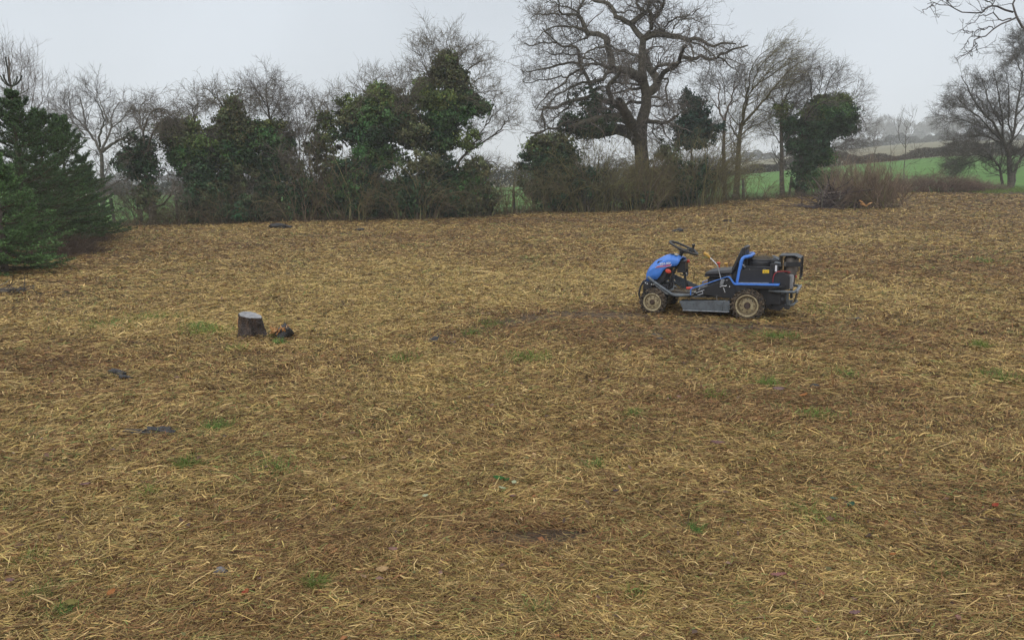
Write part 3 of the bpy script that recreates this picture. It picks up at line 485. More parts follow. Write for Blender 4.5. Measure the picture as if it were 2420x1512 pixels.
# ---------------------------------------------------------------- spruces
def spruce(label, px, Y, ytop, wpx, colr, leader=False, low=.05, whorl=.25):
    b = at(px, 600, Y); g = float(gz(b.x, b.y)); H = at(px, ytop, Y).z-g; Rb = wpx*Y/F
    root = tag(empty('spruce_tree', (b.x, b.y, g)), label, 'spruce', 'spruces in the row on the left')
    Hf = H*.80 if leader else H*.97
    tp = Tubes(); N = 12; zz = np.linspace(-.1, H, N); tr = np.stack([b.x+rng.normal(0, .012, N), np.full(N, b.y), g+zz], 1)[None]
    tp.add(tr, np.linspace(.07, .014, N)[None], vcol(1, (.12, .10, .08), .1), 8)
    tp.build('trunk', M_BARK, root)
    br = []
    z = low*H+.08
    while z < Hf:
        f = z/Hf; nb = rng.integers(6, 9); a0 = rng.uniform(0, 6.28)
        for i in range(nb):
            a = a0+i*2*math.pi/nb+rng.normal(0, .15); L = Rb*1.15*((1-f)**.82)*rng.uniform(.62, 1.2)+.10
            el = -.22+1.05*f**1.4+rng.normal(0, .08); o = np.array([math.cos(a), math.sin(a)]); pts = []
            zc = z+rng.normal(0, .04); r = .02; e = el
            for k in range(8):
                pts.append((b.x+o[0]*r, b.y+o[1]*r, g+zc)); r += L/7*math.cos(e); zc += L/7*math.sin(e); e += .075
            br.append((pts, .008+L*.009))
        z += whorl*(.75+.5*rng.random())*(.55 if f < .3 else 1)
    P = np.array([q[0] for q in br]); R = np.array([q[1] for q in br])[:, None]*np.linspace(1, .25, 8)[None]
    bt = Tubes(); bt.add(P, R, vcol(len(P), (.11, .085, .06), .2), 4)
    # flat side sprays
    M_ = len(P); Ls = np.linalg.norm(P[:, -1]-P[:, 0], axis=1)
    def side(P, R, n, f0, f1, lo):
        idx = np.repeat(np.arange(len(P)), n); t = np.tile(np.linspace(f0, f1, n), len(P))+rng.uniform(-.03, .03, len(P)*n); t = np.clip(t, 0, .999)*(P.shape[1]-1)
        i0 = t.astype(int); f = (t-i0)[:, None]; S = P[idx, i0]*(1-f)+P[idx, i0+1]*f; Tn = unit(P[idx, i0+1]-P[idx, i0])
        sd = np.cross(Tn, [0, 0, 1.]); sd = unit(sd)*np.where(np.arange(len(idx)) % 2, 1, -1)[:, None]
        D = unit(Tn*.75+sd*.8+rng.normal(0, .14, sd.shape)+[0, 0, .02]); ln = np.linalg.norm(P[:, -1]-P[:, 0], axis=1)[idx]*lo*(1.08-t/(P.shape[1]-1))*rng.uniform(.6, 1.2, len(idx))+.05
        O = np.empty((len(idx), 4, 3)); O[:, 0] = S
        for j in range(1, 4): O[:, j] = O[:, j-1]+D*(ln/3)[:, None]; D = unit(D+Tn*.12+rng.normal(0, .06, D.shape)+[0, 0, .05])
        return O
    s1 = side(P, R, 16, .15, .97, .42); s2 = side(s1, None, 4, .25, .85, .45)
    bt.add(s1, np.full(s1.shape[:2], .004), vcol(len(s1), (.11, .09, .05), .2), 3)
    Vs, Cs = [], []
    def needles(PP, nper, ln, wd, cc):
        K = len(PP); nseg = PP.shape[1]-1
        t = rng.uniform(0, nseg*.999, (K, nper)); i0 = t.astype(int); f = (t-i0)[..., None]; ii = np.arange(K)[:, None]
        A = PP[ii, i0]*(1-f)+PP[ii, i0+1]*f; Tn = unit(PP[ii, i0+1]-PP[ii, i0]); A = A.reshape(-1, 3); Tn = Tn.reshape(-1, 3)
        rv = unit(rng.normal(size=A.shape)); pr = unit(rv-(rv*Tn).sum(1, keepdims=True)*Tn); D = unit(Tn*.8+pr*.75+[0, 0, .15]); Wd = unit(np.cross(D, Tn))*wd/2
        L_ = ln*rng.uniform(.7, 1.2, (len(A), 1)); q = np.stack([A-Wd, A+Wd, A+D*L_+Wd*.4, A+D*L_-Wd*.4], 1)
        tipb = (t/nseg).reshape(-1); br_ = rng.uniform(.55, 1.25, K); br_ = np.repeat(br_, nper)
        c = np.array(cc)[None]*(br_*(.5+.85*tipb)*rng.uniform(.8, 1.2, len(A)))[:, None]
        Vs.append(q.reshape(-1, 3)); Cs.append(np.repeat(c, 4, 0))
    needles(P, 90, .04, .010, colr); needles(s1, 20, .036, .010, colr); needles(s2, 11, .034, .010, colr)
    if leader:
        zl = g+H*.86; sp_ = []
        for a, rr_ in ((0.1, 1), (2.9, 1.05), (1.2, .7), (4.4, .7)):
            sp_.append([(b.x+math.cos(a)*d*rr_, b.y+math.sin(a)*d*rr_, zl+h_) for d, h_ in ((0, 0), (.07, .01), (.14, .05), (.20, .12), (.25, .22))])
        P5 = np.array(sp_); bt.add(P5, np.full((4, 5), .020), vcol(4, (.05, .055, .045), .1), 4); needles(P5, 110, .026, .007, (.05, .075, .055))
        P6 = resample([(b.x, b.y, zl), (b.x-.05, b.y, zl+.1), (b.x-.03, b.y, zl+.25), (b.x-.06, b.y, zl+H*.14)], 6)[None]; bt.add(P6, np.full((1, 6), .019), vcol(1, (.05, .055, .045), .1), 4); needles(P6, 120, .024, .007, (.05, .075, .055))
        for k in range(4):
            a = rng.uniform(0, 6.28); zq = g+H*(.81+.012*k); Pq = resample([(b.x, b.y, zq), (b.x+math.cos(a)*.15, b.y+math.sin(a)*.15, zq+.05), (b.x+math.cos(a)*.32, b.y+math.sin(a)*.32, zq+.16)], 5)[None]
            bt.add(Pq, np.full((1, 5), .006), vcol(1, (.09, .08, .05), .1), 4); needles(Pq, 60, .03, .008, colr)
    bt.build('branches', M_TWIG, root)
    V = np.concatenate(Vs); C = np.concatenate(Cs); link('needles', mesh_np('needles', V, np.arange(len(V)).reshape(-1, 4), C), root, M_LEAF)
spruce('nearest bright green spruce cut off by the left edge of the photo', 8, 14.6, 372, 128, (.10, .18, .06), low=.0)
spruce('tallest dark spruce with a bare candelabra leader', 68, 18.2, 135, 150, (.065, .115, .042), leader=True)
spruce('middle spruce just right of the tall candelabra spruce', 122, 20.5, 258, 128, (.07, .125, .042))
spruce('spruce with a low pointed top, second from the right of the row', 172, 22.3, 272, 112, (.07, .125, .042))
spruce('rightmost and shortest spruce at the end of the row', 212, 25, 375, 68, (.065, .12, .048))

# ---------------------------------------------------------------- far hedgerows, far trees
def far_hedge(label, x0, x1, Y0, Y1, h, colr, size=.3, dens=40, name='hedgerow', thick=.8):
    xm = (x0+x1)/2; Ym = (Y0+Y1)/2; b = at(xm, 480, Ym); root_z = float(gz(b.x, b.y)); L = abs(x1-x0)*Ym/F; n = int(L*dens*1.8)
    t = rng.random(n); Yy = Y0+(Y1-Y0)*t; X = (x0+(x1-x0)*t-CX)/F*Yy*1.01; hv = h*(.75+.3*np.sin(t*L*.35)+.15*np.sin(t*L*1.3+1)); zz = rng.random(n)**.8*hv
    Yy = Yy+rng.normal(0, thick*.4, n); p = np.stack([X, Yy, gz(X, Yy)+zz], 1)
    nn = unit(rng.normal(size=(n, 3))+[0, -.5, .3]); tn = unit(np.cross(nn, rng.normal(size=(n, 3)))); bn = np.cross(nn, tn); s = size*rng.uniform(.4, 1.2, (n, 1))
    q = np.stack([p-tn*s, p-bn*s*.35, p+tn*s, p+bn*s*.35], 1); cl = .8+.35*np.sin(t*L*.21+2)
    col = np.array(colr)*(cl*rng.uniform(.82, 1.18, n))[:, None]
    o = link(name, mesh_np(name, q.reshape(-1, 3), np.arange(4*n).reshape(-1, 4), np.repeat(col, 4, 0)), None, M_LEAF); tag(o, label, 'hedge')
far_hedge('long dark hedgerow beyond the left green field, seen through the trees', -250, 1500, 97, 96, 2.1, (.06, .065, .05), .22, 150)
far_hedge('brown hedgerow along the top of the right green field', 1480, 2650, 96, 97, 1.6, (.085, .058, .045), .15, 330)
far_hedge('dark hazy hedgerow high on the far hillside, right', 1620, 2700, 300, 305, 3.6, (.07, .065, .055), .55, 75)
far_hedge('faint grey hedgerow at the left horizon', -400, 1500, 300, 290, 5.0, (.06, .06, .05), .6, 50)
def far_tree(label, px, yt, Y, wpx, name='far_tree'):
    b = at(px, 480, Y); g = float(gz(b.x, b.y)); H = at(px, yt, Y).z-g; m = Y/F; w = wpx*m/2; q_ = Y/230
    root = tag(empty(name, (b.x, b.y, g)), label, 'tree', 'hazy bare trees on the far hillside')
    tr = resample([(b.x, b.y, g-.3), (b.x+.1, b.y, g+H*.3), (b.x, b.y, g+H*.6)], 8)[None]; R = np.linspace(.035*H, .015*H, 8)[None]
    t = Tubes(); t.add(tr, R, vcol(1, (.09, .08, .07), .1), 6); t.build('trunk', M_TWIG, root)
    t2 = Tubes(); P, Rr = grow(tr, R, 12, t0=.35, ang=(20, 65), L=(w*.6, w*1.15), npts=7, gnarl=.12, trop=(0, 0, .15), rr=.6, rmin=.05); Rr = np.maximum(Rr, np.linspace(.14, .05, 7)[None]*q_); t2.add(P, Rr, vcol(len(P), (.09, .08, .07), .2), 4)
    for k in range(3):
        P, Rr = grow(P, Rr, 6, t0=.25, ang=(20, 60), L=(w*.16, w*(.5-.1*k)), npts=4, gnarl=.15, trop=(0, 0, .08), rr=.7, rmin=.02); Rr = np.maximum(Rr, (.034-.007*k)*q_); t2.add(P, Rr, vcol(len(P), (.09, .08, .07), .2), 3)
    t2.build('crown', M_TWIG, root)
for l, a, b_, c, d in (('hazy rounded bare tree on the hill, just right of the ivy crown', 2052, 291, 562, 60), ('pale hazy bare tree on the hill, behind the leaning sapling', 2090, 289, 575, 56), ('hazy bare tree on the hill, directly left of the young ash', 2118, 296, 595, 46),
                       ('faint bare tree on the hill directly right of the young ash', 2165, 300, 600, 40), ('darker hazy bare tree on the hill, nearest the lone tree', 2196, 291, 537, 60), ('small hazy bare tree half hidden by the lone bare tree', 2240, 300, 550, 50), ('hazy bare tree seen behind the dark ivy crown', 1960, 305, 575, 60)):
    far_tree(l, a, b_, c, d)
far_hedge('dark hazy thicket under the far hill trees', 1990, 2330, 520, 525, 7.5, (.07, .07, .06), .9, 60)

# ================================================================ RIDE-ON MOWER (local frame: x forward, y to its left = towards the viewer, z up)
def paint(name, c, c2, rough=.4, scale=9, metallic=0, dirt=(.075, .055, .038), dz=.35, spec=.5, amount=1.0):
    """paint with mud thrown up from below (mud follows height over the ground of the thing itself) and blotches"""
    m, t, b = new_mat(name)
    g = t.nodes.new('ShaderNodeNewGeometry')
    n = t.nodes.new('ShaderNodeTexNoise'); n.inputs['Scale'].default_value = scale; n.inputs['Detail'].default_value = 8; n.inputs['Roughness'].default_value = .7; t.links.new(g.outputs['Position'], n.inputs['Vector'])
    mx = t.nodes.new('ShaderNodeMix'); mx.data_type = 'RGBA'; mx.inputs[6].default_value = (*c, 1); mx.inputs[7].default_value = (*c2, 1)
    r = t.nodes.new('ShaderNodeMapRange'); r.inputs[1].default_value = .4; r.inputs[2].default_value = .62; t.links.new(n.outputs[0], r.inputs[0]); t.links.new(r.outputs[0], mx.inputs[0])
    n2 = t.nodes.new('ShaderNodeTexNoise'); n2.inputs['Scale'].default_value = scale*4; n2.inputs['Detail'].default_value = 8; t.links.new(g.outputs['Position'], n2.inputs['Vector'])
    r2 = t.nodes.new('ShaderNodeMapRange'); r2.inputs[1].default_value = .60-.12*amount; r2.inputs[2].default_value = .72; r2.inputs[4].default_value = .85*min(amount, 1); t.links.new(n2.outputs[0], r2.inputs[0])
    m2 = t.nodes.new('ShaderNodeMix'); m2.data_type = 'RGBA'; m2.inputs[7].default_value = (*dirt, 1); t.links.new(r2.outputs[0], m2.inputs[0]); t.links.new(mx.outputs[2], m2.inputs[6])
    t.links.new(m2.outputs[2], b.inputs['Base Color'])
    rr = t.nodes.new('ShaderNodeMapRange'); rr.inputs[3].default_value = rough; rr.inputs[4].default_value = .9; t.links.new(r2.outputs[0], rr.inputs[0]); t.links.new(rr.outputs[0], b.inputs['Roughness'])
    b.inputs['Metallic'].default_value = metallic; b.inputs['Specular IOR Level'].default_value = spec
    bu = t.nodes.new('ShaderNodeBump'); bu.inputs['Strength'].default_value = .25; bu.inputs['Distance'].default_value = .003; t.links.new(n2.outputs[0], bu.inputs['Height']); t.links.new(bu.outputs[0], b.inputs['Normal'])
    return m
MB = paint('blue_paint', (.065, .22, .70), (.055, .19, .60), .38, 7, amount=.25)
MK = paint('black_plastic', (.014, .015, .019), (.022, .023, .028), .42, 9, amount=.35, dirt=(.05, .04, .03))
MS = paint('seat_vinyl', (.012, .012, .016), (.016, .016, .02), .33, 6, amount=.1)
MR = paint('tyre_rubber', (.018, .017, .016), (.085, .062, .043), .85, 9, amount=1.25, dirt=(.15, .11, .07))
MRB = paint('rim_barrel', (.16, .12, .07), (.28, .22, .13), .7, 14, amount=1.2, dirt=(.07, .05, .035))  # muddy cream, darkened so the recess shade is painted into the colour
MC = paint('cream_rim', (.42, .36, .22), (.27, .21, .12), .5, 14, amount=1.0, dirt=(.13, .09, .05))
MG = paint('grey_steel', (.135, .155, .175), (.09, .105, .12), .45, 12, amount=.6, metallic=.2)
MGL = paint('worn_edge', (.42, .44, .47), (.20, .21, .23), .4, 20, amount=.5, metallic=.4)
MF = paint('floor_plate', (.27, .29, .30), (.18, .20, .20), .5, 14, amount=.8)
MCH = paint('chrome', (.55, .56, .58), (.40, .41, .43), .25, 10, amount=.1, metallic=.8)
MO = paint('red_plastic', (.62, .07, .04), (.55, .06, .035), .4, 8, amount=.1)
MY = paint('yellow_grip', (.60, .34, .06), (.50, .28, .05), .45, 8, amount=.2)
MYS = paint('yellow_sticker', (.85, .56, .03), (.82, .52, .03), .4, 8, amount=.1)
MWH = paint('white_print', (.75, .76, .80), (.70, .71, .76), .4, 8, amount=.1)
MRD = paint('red_print', (.65, .08, .10), (.6, .07, .09), .4, 8, amount=.1)
MBT = paint('battery_case', (.30, .30, .31), (.22, .22, .23), .5, 20, amount=.5)
MMU = paint('muffler', (.12, .11, .105), (.16, .13, .11), .55, 16, amount=.4, metallic=.5)
MHB = paint('hub_rust', (.045, .03, .024), (.07, .045, .035), .7, 20, amount=.5)

class Part:
    def __init__(s): s.bm = bmesh.new()
    def box(s, x0, x1, y0, y1, z0, z1, M=None):
        vs = [s.bm.verts.new(Vector((x, y, z)) if M is None else M @ Vector((x, y, z))) for x in (x0, x1) for y in (y0, y1) for z in (z0, z1)]
        for f in ((0, 1, 3, 2), (4, 6, 7, 5), (0, 4, 5, 1), (2, 3, 7, 6), (0, 2, 6, 4), (1, 5, 7, 3)): s.bm.faces.new([vs[i] for i in f])
        return s
    def prism(s, pts, y0, y1, yfun=None):
        """pts: (x,z) outline, extruded from y0 to y1"""
        a = [s.bm.verts.new((x, y0, z)) for x, z in pts]; b = [s.bm.verts.new((x, y1, z)) for x, z in pts]; n = len(pts)
        s.bm.faces.new(a); s.bm.faces.new(b[::-1])
        for i in range(n): s.bm.faces.new((a[i], b[i], b[(i+1) % n], a[(i+1) % n]))
        return s
    def tube(s, pts, r, k=8, cap=True, closed=False):
        P = [Vector(p) for p in pts]; n = len(P); rings = []; rr = r if hasattr(r, '__len__') else [r]*n
        for i, p in enumerate(P):
            if closed: t = (P[(i+1) % n]-P[i-1]).normalized()
            else: t = (P[min(i+1, n-1)]-P[max(i-1, 0)]).normalized()
            ref = Vector((0, 0, 1)) if abs(t.z) < .9 else Vector((0, 1, 0))
            if i == 0: a = t.cross(ref).normalized()
            else: a = (a-t*a.dot(t)).normalized()
            b = t.cross(a); rings.append([s.bm.verts.new(p+(a*math.cos(q)+b*math.sin(q))*rr[i]) for q in (2*math.pi*j/k for j in range(k))])
        for i in range(n if closed else n-1):
            A, B_ = rings[i], rings[(i+1) % n]
            for j in range(k): s.bm.faces.new((A[j], A[(j+1) % k], B_[(j+1) % k], B_[j]))
        if cap and not closed: s.bm.faces.new(rings[0][::-1]); s.bm.faces.new(rings[-1])
        return s
    def lathe(s, prof, cx, cy, cz, axis='y', k=28, close=False, cap=True):
        """prof: (offset along axis, radius)"""
        rings = []
        for o, r in prof:
            ring = []
            for j in range(k):
                q = 2*math.pi*j/k; c, d = r*math.cos(q), r*math.sin(q)
                ring.append(s.bm.verts.new((cx+c, cy+o, cz+d) if axis == 'y' else (cx+c, cy+d, cz+o)))
            rings.append(ring)
        m = len(rings)
        for i in range(m if close else m-1):
            A, B_ = rings[i], rings[(i+1) % m]
            for j in range(k): s.bm.faces.new((A[j], A[(j+1) % k], B_[(j+1) % k], B_[j]))
        if not close and cap:
            if prof[0][1] > 0: s.bm.faces.new(rings[0][::-1])
            if prof[-1][1] > 0: s.bm.faces.new(rings[-1])
        return s
    def each(s, name, mat, parent, **kw):
        bm = s.bm; bm.verts.ensure_lookup_table(); bm.verts.index_update(); seen = set(); out = []
        for v0 in bm.verts:
            if v0.index in seen: continue
            st = [v0]; grp = []; seen.add(v0.index)
            while st:
                v = st.pop(); grp.append(v)
                for e in v.link_edges:
                    w = e.other_vert(v)
                    if w.index not in seen: seen.add(w.index); st.append(w)
            p = Part(); mp = {v: p.bm.verts.new(v.co) for v in grp}
            for f in {f for v in grp for f in v.link_faces}: p.bm.faces.new([mp[v] for v in f.verts])
            out.append(p.build(name, mat, parent, **kw))
        bm.free(); return out
    def build(s, name, mat, parent, bevel=0, subsurf=0, smooth=True, label=None, jitter=0):
        bmesh.ops.recalc_face_normals(s.bm, faces=s.bm.faces)
        if jitter:
            for v in s.bm.verts: v.co += Vector([random.gauss(0, jitter) for _ in range(3)])
        me = bpy.data.meshes.new(name); s.bm.to_mesh(me); s.bm.free()
        o = bpy.data.objects.new(name, me); COL.objects.link(o); me.materials.append(mat); o.parent = parent
        if bevel:
            m = o.modifiers.new('b', 'BEVEL'); m.width = bevel; m.segments = 2; m.limit_method = 'ANGLE'; m.angle_limit = .6
        if subsurf: m = o.modifiers.new('s', 'SUBSURF'); m.levels = m.render_levels = subsurf
        if smooth:
            for p in me.polygons: p.use_smooth = True
            try: me.set_sharp_from_angle(angle=math.radians(38))
            except Exception: pass
        if label: o['label'] = label
        return o
def arc(c, r, a0, a1, n, y): return [(c[0]+r*math.cos(math.radians(a0+(a1-a0)*i/(n-1))), y, c[1]+r*math.sin(math.radians(a0+(a1-a0)*i/(n-1)))) for i in range(n)]

mower = empty('ride_on_mower', (2.9909, 9.8307, float(gz(2.9909, 9.8307))-.012), math.radians(155.886)); mower['_loc'] = 1
del mower['_loc']
tag(mower, 'blue and black ride-on mower with muddy lugged tyres, standing on the cut grass', 'ride-on mower')
# wheels
def wheel(name, x, yo, R, w, rr, side, deep):
    y = yo*side                                                  # outer face
    p = Part(); s_ = -side                                       # inward direction
    sh = R-.016
    prof = [(0.012*s_, rr+.004), (0.002*s_, rr+.02), (-.004*s_, rr+(sh-rr)*.5), (0.004*s_, sh-.02), (.018*s_, sh-.004), (w*.5*s_, sh), ((w-.018)*s_, sh-.004), ((w-.004)*s_, sh-.02), (w*s_, rr+.02), ((w-.02)*s_, rr+.004)]
    p.lathe(prof, 0, 0, 0, k=48, close=True)
    nl = 19 if R > .18 else 16
    for i in range(nl):
        for half in (0, 1):
            a = 2*math.pi*(i+.5*half)/nl; ln = w*.56
            M = Matrix.Rotation(a, 4, 'Y') @ Matrix.Translation((0, (w*(.26 if half == 0 else .74))*s_, sh+.004)) @ Matrix.Rotation(math.radians(34 if half == 0 else -34)*side, 4, 'Z')
            p.box(-.011, .011, -ln/2, ln/2, -.012, .013, M)
            if half == 0:
                M = Matrix.Rotation(a+.1, 4, 'Y') @ Matrix.Translation((0, .004*s_, sh-.018)); p.box(-.012, .012, -.008, .008, -.022, .02, M)
    tyre = p.build(name, MR, mower, bevel=.004, jitter=.0022)
    tyre.location = (x, y, R-.008); tyre.rotation_euler = (0, random.uniform(0, 1), 0)
    tl = 0.045 if deep else .014
    q = Part(); q.lathe([(-.003*s_, rr+.010), (-.007*s_, rr+.002), (-.003*s_, rr-.008), (.006*s_, rr-.011)], 0, 0, 0, k=40, cap=False); q.lathe([((tl+.002)*s_, rr-.022 if not deep else rr-.03), (tl*s_, rr-.034 if not deep else rr-.040), ((tl-.006)*s_, rr*.55), ((tl-.006)*s_, rr*.3), ((tl+.004)*s_, rr*.3)], 0, 0, 0, k=40, cap=False)
    for k in range(5):
        q.lathe([(.002*s_, .0), (-.008*s_, .0075), (0, .009)], (rr*.62)*math.cos(k*1.2566+.4), (tl-.004)*s_, (rr*.62)*math.sin(k*1.2566+.4), k=8)
    q.build('rim', MC, tyre, label='cream steel rim spattered with mud')
    for k in range(8):
        pass
    g_ = Part(); g_.lathe([(.005*s_, rr-.010), (.012*s_, rr-.013), ((tl*.8)*s_, rr-.016), ((tl+.006)*s_, rr-.022), ((tl+.006)*s_, rr*.6), ((tl+.03)*s_, rr-.02), ((w-.015)*s_, rr+.004)], 0, 0, 0, k=40, cap=False); g_.build('rim_barrel', MRB, tyre)
    h = Part(); h.lathe([((tl-.03)*s_, .0001), ((tl-.03)*s_, rr*.26), ((tl-.02)*s_, rr*.30), ((tl)*s_, rr*.32)], 0, 0, 0, k=20)
    h.build('hub_cap', MHB, tyre)
    b = Part()
    for k in range(8):
        a = k*math.pi/4+.2; b.lathe([((tl-.0065)*s_, .0001), ((tl-.0065)*s_, .0085), ((tl-.001)*s_, .0085)], rr*.64*math.cos(a)*1.0, 0, rr*.64*math.sin(a), k=8)
    b.each('rim_hole', MHB, tyre)
for side in (1, -1):
    wheel('rear_wheel', 0.0-.03, .45, .199, .175, .127, side, True)
    wheel('front_wheel', 1.135, .43, .171, .125, .106, side, False)
# frame and black chassis
c = Part()
c.box(-.42, 1.22, .16, .20, .225, .285); c.box(-.42, 1.22, -.20, -.16, .225, .285)
c.box(-.40, .12, -.27, .27, .20, .43); c.box(.10, .62, -.25, .25, .25, .36); c.prism([(.12, .43), (.20, .50), (.60, .335), (.60, .29), (.12, .25)], .27, .345)
c.prism([(.12, .43), (.20, .50), (.60, .335), (.60, .29), (.12, .25)], -.345, -.27)
c.box(.22, .50, -.17, .17, .36, .47)
c.box(1.10, 1.17, -.34, .34, .135, .20); c.box(-.06, 0.0, -.3, .3, .15, .24); c.box(1.0, 1.25, -.15, .15, .20, .36)
c.box(1.18, 1.29, .16, .30, .30, .40); c.box(1.18, 1.29, -.30, -.16, .30, .40)
c.tube([(.55, .30, .24), (.2, .31, .2), (-.1, .30, .2)], .012, 6); c.tube([(.6, .2, .31), (.45, .33, .25), (.3, .33, .19)], .009, 6)
c.prism([(-.44, .44), (.14, .44), (.10, .31), (-.02, .40), (-.30, .40)], .30, .385); c.prism([(-.44, .44), (.14, .44), (.10, .31), (-.02, .40), (-.30, .40)], -.385, -.30)
c.build('chassis', MK, mower, bevel=.006)
g = Part(); g.tube([(1.30, .27, .40), (1.33, .29, .33), (1.345, .30, .24), (1.33, .30, .19)], .014, 6); g.tube([(1.30, -.27, .40), (1.33, -.29, .33), (1.345, -.30, .24)], .014, 6); g.tube([(1.30, .27, .40), (1.30, -.27, .40)], .014, 6); g.box(1.27, 1.30, -.27, .27, .25, .40)
g.build('front_guard', MK, mower, bevel=.004)
bl = Part()
for x_, y_, z_ in ((1.26, .305, .385), (1.235, .305, .375), (1.18, .305, .37), (1.15, .305, .372)): bl.lathe([(-.006, .011), (.004, .011), (.006, .006)], x_, y_, z_, k=8)
bl.each('bolt', MCH, mower)
# transaxle, spring, stickers
t = Part(); t.prism([(-.21, .33), (-.21, .17), (-.27, .13), (-.39, .125), (-.44, .17), (-.44, .33)], -.12, .22); t.lathe([(-.02, .05), (.25, .055), (.26, .03)], -.24, 0, .2, k=14); t.lathe([(.2, .03), (.235, .042), (.24, .03)], -.40, 0, .25, k=14)
for k in range(6): t.box(-.25-.012*k-.004, -.25-.012*k, .2, .226, .155, .20)
t.build('transaxle', MK, mower, bevel=.008)
sp_ = Part(); sp_.tube([(-.262-.009*math.sin(a*.9)-.0022*a, .24+.009*math.cos(a), .205+.009*math.sin(a)) for a in [i*.6 for i in range(42)]], .0022, 5); sp_.build('spring', MCH, mower)
s1_ = Part(); s1_.box(-.366, -.332, .219, .2225, .222, .258); s1_.build('warning_sticker', MYS, mower)
# cutter deck
d = Part(); d.prism([(.80, .19), (.745, .085), (.18, .10), (.18, .225), (.22, .235)], -.40, .405); d.prism([(.25, .235), (.20, .27), (.62, .25), (.78, .20)], -.3, .3)
d.build('cutter_deck', MG, mower, bevel=.006)
d = Part(); d.prism([(.75, .088), (.75, .077), (.18, .092), (.18, .103)], .40, .418); d.build('deck_lip', MGL, mower, bevel=.002)
d = Part(); d.box(.262, .282, .402, .416, .095, .215); d.box(.17, .19, .38, .412, .12, .20); d.each('deck_bracket', MG, mower, bevel=.003)
# dirt and clippings on the deck and floor plate
def clippings(name, x0, x1, y0, y1, zf, n, par=mower, ln=(.02, .09)):
    X = rng.uniform(x0, x1, n); Y = rng.uniform(y0, y1, n); Zz = np.array([zf(a, b) for a, b in zip(X, Y)])+rng.uniform(.002, .018, n); a = rng.uniform(0, 6.28, n); L = rng.uniform(*ln, n)
    P = np.empty((n, 4, 3)); D = np.stack([np.cos(a), np.sin(a), rng.normal(0, .15, n)], 1); P[:, 0] = np.stack([X, Y, Zz], 1)
    for j in range(1, 4): P[:, j] = P[:, j-1]+D*(L/3)[:, None]; D = unit(D+rng.normal(0, .25, D.shape)*[1, 1, .3]); P[:, j, 2] = np.maximum(P[:, j, 2], Zz)
    tt = Tubes(); tt.add(P, np.full((n, 4), .0016), vcol(n, (.33, .24, .11), .4, (.10, .065, .035), .5), 3); o = tt.build(name, M_STRAW); o.parent = par; tag(o, kind='stuff'); return o
clippings('grass_clippings', .2, .78, .27, .40, lambda x, y: .235-.06*max(0, (x-.4)), 420)
# floor plate and side rails
f = Part(); f.prism([(1.14, .375), (1.13, .365), (.98, .255), (.66, .255), (.66, .268), (.975, .268)], -.325, .325); f.build('floor_plate', MF, mower, bevel=.003)
clippings('floor_clippings', .68, .98, -.30, .30, lambda x, y: .27, 150, ln=(.03, .14))
def rail(sd):
    r = Part(); r.tube([(1.225, .30*sd, .46), (1.20, .33*sd, .45), (1.15, .34*sd, .415), (.925, .34*sd, .275), (.885, .34*sd, .257), (.84, .34*sd, .252), (.66, .34*sd, .272)], .019, 10); return r.build('side_rail', MG, mower)
rail(1); rail(-1)
f = Part(); f.prism([(1.08, .455), (1.06, .46), (.77, .335), (.66, .30), (.66, .27), (.95, .268)], -.325, -.318); f.build('side_panel', MG, mower, bevel=.002)
# blue bonnet: lofted sections along its length (x, half width, top z, bottom z)
secs = [(1.296, .135, .520, .440, .3), (1.285, .185, .545, .405, .45), (1.25, .20, .600, .400, .6), (1.20, .205, .655, .425, .62), (1.14, .208, .692, .425, .62), (1.10, .208, .715, .47, .62), (1.06, .206, .732, .545, .6), (1.01, .204, .745, .588, .6), (.95, .200, .745, .603, .6), (.89, .196, .728, .612, .6), (.855, .190, .705, .665, .6)]
bm = bmesh.new(); rows = []
for x, w, zt, zb, k in secs:
    zs = zb+(zt-zb)*.62
    row = [(x, w, zb), (x-.002, w+.002, (zb+zs)/2), (x, w*.985, zs), (x, w*.62, zt-.012), (x, w*.3, zt), (x, 0, zt+.003), (x, -w*.3, zt), (x, -w*.62, zt-.012), (x, -w*.985, zs), (x-.002, -w-.002, (zb+zs)/2), (x, -w, zb)]
    rows.append([bm.verts.new(v) for v in row])
for a, b in zip(rows[:-1], rows[1:]):
    for j in range(len(a)-1): bm.faces.new((a[j], b[j], b[j+1], a[j+1]))
bm.faces.new(rows[0])
p = Part(); p.bm.free(); p.bm = bm; bonnet = p.build('bonnet', MB, mower, bevel=.004)
m = bonnet.modifiers.new('sol', 'SOLIDIFY'); m.thickness = .006; m.offset = -1
v = Part(); v.prism([(1.005, .752), (1.0, .7555), (.955, .7555), (.95, .751)], .02, .10); v.build('air_slot', MK, mower)
v = Part(); v.box(.885, .94, -.05, .06, .734, .739, Matrix.Translation((0, 0, .115)) @ Matrix.Rotation(math.radians(-15), 4, 'Y') @ Matrix.Translation((.19, 0, -.0))) if False else v.prism([(.945, .7505), (.905, .7395), (.905, .7370), (.945, .748)], .02, .12); v.build('paper_label', paint('cream_label', (.6, .55, .38), (.5, .45, .3), .5), bonnet)
